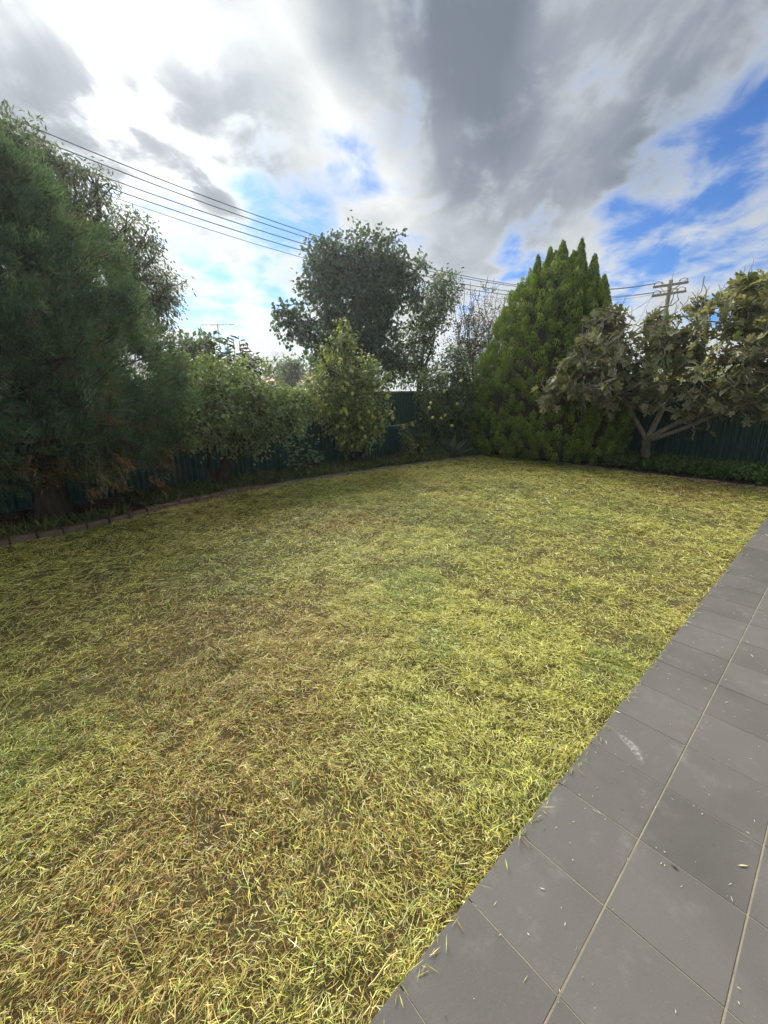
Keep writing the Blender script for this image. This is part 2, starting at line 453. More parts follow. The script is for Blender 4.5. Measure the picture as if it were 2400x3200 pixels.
# ------------------------------------------------------------------ lawn grass: mown clippings lying over short turf
def patch_fields(x, y):
    """dryness 0..1 and brownness 0..1 of the turf at a place"""
    dry = fbm(x, y, 0.8, 41, 4)
    brn = np.clip((fbm(x, y, 1.1, 77, 4) - .52) * 2.6, 0, 1) * .6
    for (cx, cy, r, a) in ((0.55, 2.75, .65, .9), (1.1, 2.45, .6, .8), (0.30, 1.5, .65, .75), (0.75, 1.9, .5, .6), (-.1, 1.0, .5, .6), (0.9, .75, .35, .4), (2.7, 4.1, .6, .7), (3.4, 4.0, .5, .5), (5.0, 4.6, .7, .3), (7.9, 1.5, .6, .4), (2.3, 6.1, 1.3, .45), (8.6, 1.2, .8, .5)):
        brn = brn + a * np.exp(-((x - cx) ** 2 + (y - cy) ** 2) / r ** 2)
    for (cx, cy, r, a) in ((2.0, 3.4, .8, .5), (3.4, 2.4, .9, .4), (5.2, 2.6, 1.4, .35), (7.2, 5.0, .8, .3), (1.3, .95, .3, .7), (2.5, 1.0, .4, .5), (0.6, 5.0, 1.0, .35)):
        brn = brn - a * np.exp(-((x - cx) ** 2 + (y - cy) ** 2) / r ** 2)
    return np.clip(dry, 0, 1), np.clip(brn, 0, 1)

def grass_blades():
    zones = [(-0.8, 2.6, .50, 2.5, 30000), (-1.0, -.8, .5, 2.5, 8000), (2.6, 3.6, .5, 2.5, 13000), (-1.0, 3.6, 2.5, 3.4, 13000), (-1.0, 3.6, 3.4, 6.75, 7500), (3.6, 6.0, .50, 6.75, 7000), (6.0, 9.1, .50, 6.6, 4600), (-5, -1.0, .5, 6.05, 1500)]
    Ps = []
    for (u0, u1, v0, v1, den) in zones:
        n = int((u1 - u0) * (v1 - v0) * den)
        Ps.append(np.stack([rng.uniform(u0, u1, n), rng.uniform(v0, v1, n)], 1))
    P = np.concatenate(Ps)
    P = P[P[:, 1] < edge_v(P[:, 0]) - .03]
    P = P[P[:, 1] > .505]
    x, y = P.T; n = len(P)
    # bare scrapes in the mat
    thin = fbm(x, y, 7.5, 63, 3)
    keep = rng.random(n) < np.clip((thin - .28) * 7, .45, 1)
    P = P[keep]; x, y = P.T; n = len(P)
    r = np.hypot(x, y)
    scale = np.clip(.46 + r * .17, .72, 1.55)
    lying = rng.random(n) < .66
    flow = fbm(x, y, 1.1, 91, 3) * 2 * np.pi * 1.6
    yaw = np.where(rng.random(n) < .55, flow + rng.normal(0, .7, n), rng.uniform(0, 2 * np.pi, n))
    pitch = np.where(lying, rng.normal(.06, .20, n), rng.uniform(.3, 1.15, n))
    L = np.where(lying, rng.gamma(2.6, .0098, n) + .010, rng.uniform(.014, .038, n)) * scale
    L = np.minimum(L, .13)
    W = np.where(lying, rng.gamma(4, .00042, n) + .0005, rng.uniform(.0010, .0019, n)) * scale * 1.06
    z0 = GZ + lump(x, y) + np.where(lying, rng.uniform(.006, .050, n), rng.uniform(0, .012, n))
    D = np.stack([np.cos(yaw) * np.cos(pitch), np.sin(yaw) * np.cos(pitch), np.sin(pitch)], 1)
    roll = rng.normal(0, .6, n)
    S0 = np.stack([-np.sin(yaw), np.cos(yaw), yaw * 0], 1); N0 = np.cross(D, S0)
    S = S0 * np.cos(roll)[:, None] + N0 * np.sin(roll)[:, None]
    bend = rng.normal(0, .22, n)[:, None] * S0 + np.array([0, 0, -1]) * rng.uniform(0, .35, n)[:, None]
    B = np.stack([x, y, z0], 1)
    L_ = L[:, None]; W_ = W[:, None] * .5
    mid = B + D * L_ * .5 + bend * L_ * .04
    tip = B + D * L_ + bend * L_ * .45
    tip[:, 2] = np.maximum(tip[:, 2], GZ - .01); 
    wt = np.where(lying, rng.uniform(.1, .9, n), .15)[:, None]
    V = np.stack([B - S * W_, B + S * W_, mid - S * W_, mid + S * W_, tip - S * W_ * wt, tip + S * W_ * wt], 1)
    dry, brn = patch_fields(x, y)
    t = rng.random(n)
    straw = np.array([.74, .67, .22]); ygreen = np.array([.56, .58, .10]); green = np.array([.16, .235, .045]); brown = np.array([.42, .25, .085]); pale = np.array([.75, .72, .40])
    s = np.clip(dry * .9 + rng.normal(0, .22, n), 0, 1)[:, None]
    c = np.where(lying[:, None], ygreen * (1 - s) + straw * s, np.where((rng.random(n) < .26)[:, None], brown * .8, green * (1 - s * .6) + ygreen * s * .6))
    isb = (rng.random(n) < brn * .52)[:, None]
    c = np.where(isb, brown * rng.uniform(.6, 1.5, (n, 1)), c)
    gpatch = (rng.random(n) < .16 + .35 * (dry < .42))[:, None]
    c = np.where(gpatch & ~isb, green * rng.uniform(.8, 1.7, (n, 1)), c)
    ispale = (rng.random(n) < .07)[:, None]
    c = np.where(ispale, pale, c)
    c = np.clip(c * (1 + rng.normal(0, .26, (n, 1))), .01, .9)
    near = r < 2.1
    Vn = V[near].reshape(-1, 3); k = np.arange(near.sum())[:, None] * 6
    Fn = np.concatenate([k + np.array([0, 1, 3, 2]), k + np.array([2, 3, 5, 4])])
    Vf = V[~near][:, [0, 1, 4, 5]].reshape(-1, 3); k = np.arange((~near).sum())[:, None] * 4 + len(Vn)
    Ff = k + np.array([0, 1, 3, 2])
    return np.concatenate([Vn, Vf]), np.concatenate([Fn, Ff]), np.concatenate([np.repeat(c[near], 6, 0), np.repeat(c[~near], 4, 0)])
V, F, C = grass_blades()
tag(link('lawn_grass', np_mesh('lawn_grass', V, F, C), M['grass']), 'mown yellow green lawn strewn with dry clippings', 'grass', kind='stuff')

def straws():
    """long pale stalks lying on top of the clippings"""
    n = 420
    x = rng.uniform(-1, 8.5, n); y = .55 + 5.6 * rng.random(n) ** 1.3
    ok = y < edge_v(x) - .1; x = x[ok]; y = y[ok]; n = len(x)
    yaw = rng.uniform(0, 2 * np.pi, n); L = rng.uniform(.05, .19, n); W = rng.uniform(.0008, .0019, n)
    k = 6; t = np.linspace(0, 1, k)
    a = yaw[:, None] + rng.normal(0, .9, n)[:, None] * (t - .5) ** 2 * 2
    px = x[:, None] + np.cumsum(np.cos(a), 1) / k * L[:, None]; py = y[:, None] + np.cumsum(np.sin(a), 1) / k * L[:, None]
    pz = GZ + .052 + lump(px, py) + rng.uniform(-.012, .006, n)[:, None] + rng.normal(0, .10, n)[:, None] * (t - .5) * L[:, None]
    py = np.maximum(py, .50)
    Sx = -np.sin(a) * W[:, None]; Sy = np.cos(a) * W[:, None]
    up = np.stack([px + Sx, py + Sy, pz + .001], -1); dn = np.stack([px - Sx, py - Sy, pz - .001], -1); top = np.stack([px, py, pz + W[:, None] * .7], -1)
    V = np.stack([up, top, dn], 2).reshape(n, k * 3, 3)
    base = np.arange(n)[:, None] * k * 3
    F = np.concatenate([base + np.array([s * 3 + e, s * 3 + e + 1, s * 3 + e + 4, s * 3 + e + 3]) for s in range(k - 1) for e in (0, 1)])
    c = jitter([(.62, .58, .28), (.50, .48, .20), (.42, .46, .17), (.38, .26, .12)], n, .15)
    return V.reshape(-1, 3), F, np.repeat(c, k * 3, axis=0)
def edge_blades():
    n = 5200; x = rng.uniform(-2, 9, n); y = rng.uniform(.497, .60, n)
    over = fbm(x, x * 0, 5, 17, 3); keep = rng.random(n) < np.clip((over - .30) * 3, .05, 1); x = x[keep]; y = y[keep]; n = len(x)
    yaw = np.where(rng.random(n) < .25, rng.normal(-np.pi / 2, .8, n), rng.choice([0, np.pi], n) + rng.normal(0, .55, n)); el = rng.normal(.10, .25, n)
    D = np.stack([np.cos(yaw) * np.cos(el), np.sin(yaw) * np.cos(el), np.sin(el)], 1)
    P = np.stack([x, y, np.where(y < .52, rng.uniform(.002, .010, n), rng.uniform(-.03, .004, n))], 1); D[:, 2] = np.where(P[:, 2] + D[:, 2] * .05 < .003, .02, D[:, 2])
    V, F = leaf_geo(P, unit(D), unit(rand_dirs(n) * .6 + (0, 0, 1)), rng.uniform(.015, .060, n), rng.uniform(.0016, .0036, n), .15, .5)
    return V, F, np.repeat(jitter([(.66, .58, .18), (.48, .48, .09), (.20, .27, .05), (.34, .22, .08)], n, .2), 4, 0)
V, F, C = edge_blades()
tag(link('edge_grass', np_mesh('edge_grass', V, F, C), M['grass']), 'ragged grass lapping over the straight patio edge', 'grass', kind='stuff')
V, F, C = straws()
tag(link('straw_stalks', np_mesh('straw_stalks', V, F, C), M['grass']), 'long pale dry stalks lying across the mown lawn', 'straw', kind='stuff')

def patio_debris():
    n = 620
    x = rng.uniform(-.6, 6.5, n); y = .50 - rng.gamma(1.4, .38, n)
    ok = y > -1.8; x = x[ok]; y = y[ok]; n = len(x)
    yaw = rng.uniform(0, 2 * np.pi, n)
    D = np.stack([np.cos(yaw), np.sin(yaw), rng.normal(0, .08, n)], 1)
    Nn = np.tile([0, 0, 1.0], (n, 1)) + rng.normal(0, .3, (n, 3))
    L = rng.gamma(2.2, .0038, n) + .003
    big = rng.random(n) < .035
    L = np.where(big, rng.uniform(.025, .055, n), L); W = np.where(big, .007, rng.uniform(.0014, .0032, n))
    V, F = leaf_geo(np.stack([x, y, np.full(n, .003)], 1), D, unit(Nn), L, W, .2, .5)
    c = jitter([(.60, .58, .45), (.5, .47, .28), (.38, .36, .18), (.05, .05, .045)], n, .15, (.45, .3, .15, .1))
    return V, F, np.repeat(c, 4, 0)
V, F, C = patio_debris()
tag(link('grass_clippings', np_mesh('grass_clippings', V, F, C), M['litter']), 'tiny grass clippings scattered over the grey patio tiles', 'clippings', kind='stuff')

# ------------------------------------------------------------------ edging
def brick_mesh(lx, ly, lz, seed):
    r = np.random.default_rng(seed); ch = .006
    V = []
    for (s, z) in ((0, -lz), (0, -ch), (ch, 0)):
        V += [(-lx + s, -ly + s, z), (lx - s, -ly + s, z), (lx - s, ly - s, z), (-lx + s, ly - s, z)]
    V = np.array(V) + r.normal(0, .0022, (12, 3))
    Q = [(8, 9, 10, 11)] + [(q + k, q + (k + 1) % 4, q + 4 + (k + 1) % 4, q + 4 + k) for q in (0, 4) for k in range(4)]
    return np_mesh('brick', V, np.array(Q))
bricks = [brick_mesh(.112, .052, .15, s) for s in range(4)]
pavers = [brick_mesh(.29, .048, .15, s + 9) for s in range(3)]
for m_ in bricks: m_.materials.append(M['brick'])
for m_ in pavers: m_.materials.append(M['concrete'])
edging = tag(empty('garden_edging', (1.0, 6.2, GZ)), 'low brick edging between the lawn and the bed along the back fence', 'edging')
u = -4.5
while u < 8.6:
    lng = u > 2.9
    ln = .59 if lng else .232
    um = u + ln / 2
    o = link('edging_strip' if lng else 'brick', (pavers if lng else bricks)[rng.integers(3)], None, edging)
    o.location = (um, float(edge_v(um)), (-.018 if lng else .012) + rng.normal(0, .007))
    sl = float(edge_v(um + ln / 2) - edge_v(um - ln / 2)) / ln
    o.rotation_euler = (rng.normal(0, .03), rng.normal(0, .012), math.atan(sl) + rng.normal(0, .012))
    u += ln + .004
edging2 = tag(empty('garden_edging', (9.05, 1.5, GZ)), 'sunken brick edging between the lawn and the fig tree bed', 'edging')
v = -2.4
while v < 4.3:
    o = link('brick', bricks[rng.integers(4)], None, edging2)
    o.location = (9.05 + rng.normal(0, .008), v + .116, -.026 + rng.normal(0, .008)); o.rotation_euler = (rng.normal(0, .02), rng.normal(0, .03), math.pi / 2 + rng.normal(0, .02))
    v += .238

# ------------------------------------------------------------------ steel fences
def fence(label, p0, p1, h, bay=2.38):
    p0 = np.array([*p0, 0.]); p1 = np.array([*p1, 0.]); Ltot = np.linalg.norm(p1 - p0); d = (p1 - p0) / Ltot
    root = tag(empty('steel_fence', (p0 + p1) / 2 + np.array([0, 0, GZ])), label, 'fence')
    ang = math.atan2(d[1], d[0])
    nb = int(math.ceil(Ltot / bay))
    # trapezoid profile sheet, local x along the fence
    pit = .0942
    prof = []
    x = .03
    while x < bay - .03:
        prof += [(x, -.0), (x + .030, -.0), (x + .046, .034), (x + .078, .034)]
        x += pit
    prof = [(a, b) for a, b in prof if a < bay - .02]; prof = [(0.0, 0.0)] + prof + [(bay, prof[-1][1])]
    pr = np.array(prof)
    V = np.concatenate([np.c_[pr, np.full(len(pr), GZ + .02)], np.c_[pr, np.full(len(pr), h - .02)]])
    k = np.arange(len(pr) - 1); n = len(pr)
    me = np_mesh('panel', V, np.stack([k, k + 1, k + 1 + n, k + n], 1)); me.materials.append(M['fence'])
    pg = Geo(); pg.box((-.028, -.034, GZ - .05), (.028, .062, h - .012)); pm = pg.mesh('post'); pm.materials.append(M['fence'])
    rg = Geo(); rg.box((.0, -.026, h - .035), (bay - .002, .054, h + .018)); rm = rg.mesh('top_rail'); rm.materials.append(M['fence'])
    lg = Geo(); lg.box((.03, -.020, GZ - .01), (bay - .03, .050, GZ + .05)); lm = lg.mesh('bottom_rail'); lm.materials.append(M['fence'])
    for i in range(nb + 1):
        b0 = p0 + d * bay * i
        for nm, me_ in (('panel', me), ('post', pm), ('top_rail', rm), ('bottom_rail', lm)):
            if i == nb and nm != 'post': continue
            o = link(nm, me_, None, root)
            o.location = b0; o.rotation_euler = (0, 0, ang)
    return root
fence('dark green corrugated steel fence behind the lemon tree and flowering shrub', (-6.3, FV), (-6.3 + 2.38 * 7.25, FV), 1.50)
fence('dark green corrugated steel fence behind the fig tree', (FU, 7.55), (FU, 7.55 - 2.38 * 5), 1.665)

# ------------------------------------------------------------------ plants
def curve(p, q, n=6, sag=0.0, wob=0.06):
    p = np.asarray(p, float); q = np.asarray(q, float); t = np.linspace(0, 1, n)[:, None]
    L = np.linalg.norm(q - p)
    w = rng.normal(0, wob * L, (n, 3)) * np.sin(np.pi * t)
    return p + (q - p) * t + w + np.array([0, 0, sag * L]) * np.sin(np.pi * t)

def in_blobs(blobs, n, power=0.42, lump_amt=.25):
    """points in a union of ellipsoids, denser to the outside; blobs: (centre, radii)"""
    vol = np.array([np.prod(b[1]) ** .8 for b in blobs]); pr = vol / vol.sum()
    idx = rng.choice(len(blobs), n, p=pr)
    c = np.array([b[0] for b in blobs])[idx]; r = np.array([b[1] for b in blobs])[idx]
    d = rand_dirs(n); rr = rng.random(n) ** power
    ph = (np.sin(d[:, 0] * 5 + idx * 1.7) + np.sin(d[:, 1] * 6 + idx * 2.3) + np.sin(d[:, 2] * 7 + idx)) / 3
    return c + d * r * (rr * (1 + lump_amt * ph))[:, None], d, idx

def broadleaf(name, label, cat, base, blobs, nclus, per, L, W, palette, mat, weights=None, sig=.12, trunk_r=.12, bark='bark',
              group=None, droop=.3, oval=False, twigs=.35, trunks=1, jit=.2, forkz=.45, power=.42, up=0.0, limb_r=.45):
    base = np.asarray(base, float)
    root = tag(empty(name, base), label, cat, group)
    blobs = [(np.asarray(c, float), np.broadcast_to(np.asarray(r, float), (3,))) for c, r in blobs]
    cen = np.mean([b[0] for b in blobs], 0)
    tg = Geo(); tw = Geo()
    forks = []
    for t in range(trunks):
        off = rng.normal(0, .10 if trunks > 1 else 0, 3) * (1, 1, 0)
        fk = base + (cen - base) * forkz + rng.normal(0, .12 if trunks > 1 else .04, 3)
        pts = curve(base + off - (0, 0, .08), fk, 6, 0, .03)
        tg.tube(pts, np.linspace(trunk_r, trunk_r * .68, 6) * np.array([1.25, 1, 1, 1, 1, 1]), 9)
        forks.append(fk)
    for i, (c, r) in enumerate(blobs):
        fk = forks[i % len(forks)]
        pts = curve(fk, c, 7, .05, .06)
        tg.tube(pts, np.linspace(trunk_r * limb_r * 1.3, trunk_r * limb_r * .4, 7), 6)
    C_, d_, idx = in_blobs(blobs, nclus, power, .38)
    for k in np.nonzero(rng.random(nclus) < twigs)[0]:
        c, r = blobs[idx[k]]
        st = c + (C_[k] - c) * rng.uniform(.05, .45)
        tw.tube(curve(st, C_[k], 4, 0, .06), np.linspace(.012, .004, 4) * max(.6, trunk_r * 9), 4, cap=False)
    tg.build('trunk', M[bark], root, True)
    if tw.n: tw.build('branches', M['twig'], root, True)['kind'] = 'stuff'
    n = nclus * per
    cc = np.repeat(C_, per, 0); dd = np.repeat(d_, per, 0)
    ax = rand_dirs(nclus); ax = unit(ax + d_ * .8 + np.array([0, 0, up])); axr = np.repeat(ax, per, 0)
    P = cc + rng.normal(0, sig, (n, 3)) * .6 + axr * rng.uniform(-1, 1, (n, 1)) * sig * 1.3
    D = unit(rand_dirs(n) + axr * .5 + np.array([0, 0, -droop]) + dd * .3)
    N = unit(rand_dirs(n) * .9 + np.array([0, 0, 1.0]))
    Ls = L * rng.uniform(.6, 1.25, n); Ws = W * rng.uniform(.7, 1.2, n)
    V, F = (oval_geo if oval else leaf_geo)(P, D, N, Ls, Ws)
    pc = jitter(palette, nclus, .12, weights)
    c = np.repeat(pc, per, 0) * (1 + rng.normal(0, jit, (n, 1)))
    stray = rng.random(n) < .12
    c[stray] = jitter(palette, stray.sum(), .2, weights)
    c = np.repeat(np.clip(c, .004, .9), 6 if oval else 4, 0)
    o = link('crown', np_mesh('crown', V, F, c), M[mat], root); o['kind'] = 'stuff'
    return root

def pb(px, py, rpx, V=None, U=None, sq=(1, 1, 1), dv=0.0):
    """ellipsoid measured in the photograph, set at its own depth in the yard"""
    c = at(px, py, V=V, U=U)
    dep = (c - np.array([0, 0, EYE])) @ R[:, 2]
    r = rpx * 1.04 * dep / 1292
    if V is not None: c = c + ray(px, py) * dv
    return c, np.array(sq) * r

DARKG = [(.030, .055, .030), (.045, .075, .038), (.060, .095, .045)]

# tall drooping tree behind the back fence, left
broadleaf('gum_tree', 'tall dark tree with drooping leaves rising behind the big conifer', 'tree', (0.9, 10.4, GZ),
          [pb(60, 600, 180, V=10.5), pb(10, 440, 75, V=10.5), pb(230, 680, 140, V=10.5), pb(350, 770, 105, V=10.5), pb(430, 870, 100, V=10.5), pb(490, 960, 68, V=10.5), pb(380, 1000, 120, V=10.5), pb(300, 590, 60, V=10.5), pb(450, 745, 50, V=10.5), pb(120, 480, 60, V=10.5), pb(520, 900, 42, V=10.5), pb(200, 520, 45, V=10.5)],
          1000, 22, .105, .034, [(.045, .070, .045), (.065, .090, .055), (.090, .110, .062)], 'leaf', sig=.12, trunk_r=.22, droop=1.0)

# the big neighbouring tree in the middle
broadleaf('poplar_tree', 'large round dark green tree rising behind the lemon tree', 'tree', (9.2, 11.6, GZ),
          [pb(1050, 830, 90, V=11.5), pb(1150, 825, 95, V=11.5), pb(1225, 800, 58, V=11.5), pb(1215, 745, 26, V=11.5), pb(1010, 800, 55, V=11.5), pb(1265, 870, 72, V=11.5), pb(1000, 910, 75, V=11.5), pb(1110, 930, 115, V=11.5),
           pb(1210, 940, 90, V=11.5), pb(900, 1000, 50, V=11.5), pb(950, 1030, 55, V=11.5), pb(1040, 1030, 75, V=11.5), pb(880, 970, 28, V=11.5), pb(1312, 820, 22, V=11.5), pb(1160, 1050, 75, V=11.5), pb(985, 1090, 45, V=11.5), pb(1180, 1120, 80, V=11.5)],
          1450, 11, .125, .095, [(.026, .055, .042), (.036, .070, .050), (.055, .090, .056)], 'leaf', sig=.13, trunk_r=.17, trunks=4, forkz=.55, droop=.6, oval=True)
broadleaf('poplar_tree', 'smaller tree leaning right beside the large round tree', 'tree', (11.6, 11.2, GZ),
          [pb(1390, 900, 50, V=11.2), pb(1350, 950, 62, V=11.2), pb(1330, 1010, 60, V=11.2), pb(1385, 960, 45, V=11.2), pb(1290, 1070, 70, V=11.2), pb(1240, 1140, 60, V=11.2), pb(1300, 1160, 55, V=11.2)],
          560, 10, .115, .075, [(.040, .070, .034), (.060, .095, .045), (.075, .10, .045)], 'leaf', sig=.15, trunk_r=.07, trunks=4, forkz=.6, droop=.6, oval=True)

# dark twiggy bush with bare shoots
def twiggy_bush():
    base = at(1480, 1200, V=9.6); base[2] = GZ
    r = tag(empty('twiggy_bush', base), 'dark bush with bare spiky shoots left of the golden conifer', 'bush')
    tg = Geo(); tips = []
    for (px, py) in ((1430, 900), (1445, 870), (1470, 880), (1500, 900), (1525, 862), (1545, 868), (1560, 900), (1590, 905), (1600, 930), (1450, 960), (1520, 960), (1570, 970), (1480, 930), (1420, 940)):
        q = at(px, py, V=9.6 + rng.uniform(-.5, .5))
        b0 = base + np.array([rng.normal(0, .15), rng.normal(0, .15), 0])
        pts = curve(b0, q, 12, 0, .025)
        tg.tube(pts, np.linspace(.030, .006, 12), 5)
        for k in range(26):
            t = rng.uniform(.40, .97); a = pts[int(t * 11)]
            e = a + (unit(q - b0) * .5 + rand_dirs(1)[0] * .75 + np.array([0, 0, .3])) * rng.uniform(.18, .5)
            tg.tube(curve(a, e, 4, 0, .05), np.linspace(.008, .004, 4), 4, cap=False); tips += [a + (e - a) * s for s in np.linspace(.25, 1, 5)]
    tg.build('branches', M['twig'], r, True)['kind'] = 'stuff'
    tips = np.array(tips); per = 4; n = len(tips) * per
    low = np.repeat(tips, per, 0) + rng.normal(0, .05, (n, 3))
    V, F = leaf_geo(low, unit(rand_dirs(n) + (0, 0, .3)), rand_dirs(n), rng.uniform(.03, .06, n), rng.uniform(.015, .03, n))
    o = link('crown', np_mesh('crown', V, F, np.repeat(jitter([(.05, .045, .03), (.06, .065, .035), (.085, .07, .05)], n, .2), 4, 0)), M['leaf'], r); o['kind'] = 'stuff'
twiggy_bush()
broadleaf('bush', 'dark leafy bush filling the gap behind the corner of the fence', 'bush', (11.8, 9.3, GZ),
          [pb(1480, 1060, 75, V=9.4), pb(1430, 1120, 70, V=9.4), pb(1500, 1150, 90, V=9.4), pb(1520, 1000, 50, V=9.4), pb(1450, 1010, 40, V=9.4)],
          420, 10, .075, .042, [(.040, .050, .028), (.060, .070, .035), (.055, .045, .032)], 'leaf', sig=.13, trunk_r=.06, trunks=3)

# ---- conifers
def conifer_tufts(P, Dm, per, L, W, spread, palette, weights=None, amt=.14):
    n = len(P) * per
    pp = np.repeat(P, per, 0); dm = np.repeat(Dm, per, 0)
    D = unit(dm + rng.normal(0, spread, (n, 3)))
    B = pp - dm * rng.uniform(.0, 1.0, (n, 1)) * L * 1.8 + rng.normal(0, L * .42, (n, 3))
    Ls = L * rng.uniform(.6, 1.2, n)
    V, F = leaf_geo(B, D, rand_dirs(n), Ls, W * rng.uniform(.7, 1.3, n), .1, .5)
    c = np.repeat(jitter(palette, len(P), amt, weights), per, 0) * (1 + rng.normal(0, .14, (n, 1)))
    return V, F, np.repeat(np.clip(c, .004, .9), 4, 0)

def profile(z, zs, rs): return np.interp(z, zs, rs)

def golden_conifer():
    cx, cy = 9.85, 5.28
    root = tag(empty('golden_conifer', (cx, cy, GZ)), 'dense bright green conical conifer with several pointed tops', 'conifer')
    zs = [-.1, .15, .6, 1.2, 2.0, 2.9, 3.6, 4.1, 4.45, 4.6]; rs = [1.45, 1.68, 1.78, 1.76, 1.60, 1.30, 1.06, .78, .38, .05]
    zs = [-.1, .15, .6, 1.2, 2.0, 2.9, 3.5, 3.9, 4.15, 4.3]; rs = [1.55, 1.80, 1.90, 1.86, 1.66, 1.30, 1.0, .70, .40, .05]
    nz = 2350
    zz = rng.uniform(-.02, 4.25, nz * 3); keep = rng.random(nz * 3) < (profile(zz, zs, rs) + .1) / 1.9
    zz = zz[keep][:nz]; n = len(zz)
    a = rng.uniform(0, 2 * np.pi, n)
    bump = 1 + .05 * np.sin(a * 5 + zz * 2.1) + .045 * np.sin(a * 9 - zz * 3.3) + .03 * np.sin(a * 14 + zz * 7)
    rr = profile(zz, zs, rs) * bump + rng.uniform(-.15, .06, n)
    P = np.stack([cx + rr * np.cos(a) * .72, cy + rr * np.sin(a), zz], 1)
    out = np.stack([np.cos(a), np.sin(a), a * 0], 1)
    Ax = unit(out * rng.uniform(.25, .7, (n, 1)) + np.array([0, 0, 1.0]))
    size = rng.uniform(.60, 1.12, n)
    # leaders
    for (px, py, rb, hh) in ((1684, 788, .15, .80), (1722, 762, .13, .70), (1762, 742, .22, .80), (1821, 736, .19, .95), (1861, 786, .16, .75), (1738, 775, .09, .45), (1795, 775, .13, .55), (1890, 850, .16, .6)):
        tip = at(px, py, U=cx - (.3 if px < 1700 else .0))
        k = int(60 + 420 * rb); t = np.linspace(0, 1, k) ** .8
        a2 = rng.uniform(0, 2 * np.pi, k)
        r2 = rb * t ** .85 * rng.uniform(.7, 1.05, k)
        P2 = np.stack([tip[0] + r2 * np.cos(a2), tip[1] + r2 * np.sin(a2), tip[2] - .10 - t * hh], 1)
        P = np.concatenate([P, P2]); Ax = np.concatenate([Ax, unit(np.stack([np.cos(a2) * .3, np.sin(a2) * .3, np.ones(k)], 1))]); size = np.concatenate([size, .45 + .4 * t])
    # every tuft: an upright egg of little scale sprays
    per = 86; n = len(P); m = n * per
    q = rand_dirs(m); sz = np.repeat(size, per)[:, None]; ax = np.repeat(Ax, per, 0)
    along = np.sum(q * ax, 1, keepdims=True); q2 = (q - ax * along) * .088 + ax * (along * .150)
    B = np.repeat(P, per, 0) + q2 * sz * rng.uniform(.80, 1.0, (m, 1))
    D = unit(ax - q * along * .75 + q * .22 + rng.normal(0, .16, (m, 3)))
    V, F = leaf_geo(B, D, q, sz[:, 0] * rng.uniform(.035, .060, m), sz[:, 0] * rng.uniform(.020, .034, m), .12, .55)
    pal = [(.145, .22, .036), (.18, .26, .042), (.11, .175, .034), (.215, .29, .050), (.13, .15, .04)]
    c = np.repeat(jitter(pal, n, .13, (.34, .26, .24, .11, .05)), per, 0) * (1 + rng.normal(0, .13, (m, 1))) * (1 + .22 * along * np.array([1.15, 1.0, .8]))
    o = link('crown', np_mesh('crown', V, F, np.repeat(np.clip(c, .004, .9), 4, 0)), M['conifer_scale'], root); o['kind'] = 'stuff'
    # trunk, and a brown shell for the dead heart, added to darken gaps like shade
    tg = Geo(); tg.tube([(cx, cy, GZ - .1), (cx, cy, 1.5), (cx, cy, 4.2)], [.16, .12, .02], 9); tg.build('trunk', M['bark'], root, True)
    hz = np.linspace(.0, 4.15, 16); na = 28; aa = np.linspace(0, 2 * np.pi, na, endpoint=False)
    A, Z = np.meshgrid(aa, hz); RR = profile(Z, zs, rs) * .81 * (1 + .06 * np.sin(A * 5 + Z * 2.1)) - .06
    Vh = np.stack([cx + RR * np.cos(A) * .72, cy + RR * np.sin(A), Z], -1).reshape(-1, 3)
    i, j = np.meshgrid(np.arange(15), np.arange(na), indexing='ij'); k = (i * na + j).ravel(); k2 = (i * na + (j + 1) % na).ravel()
    link('dark_inner_hull', np_mesh('dark_inner_hull', Vh, np.stack([k, k2, k2 + na, k + na], 1), smooth=True), M['bark'], root)
golden_conifer()

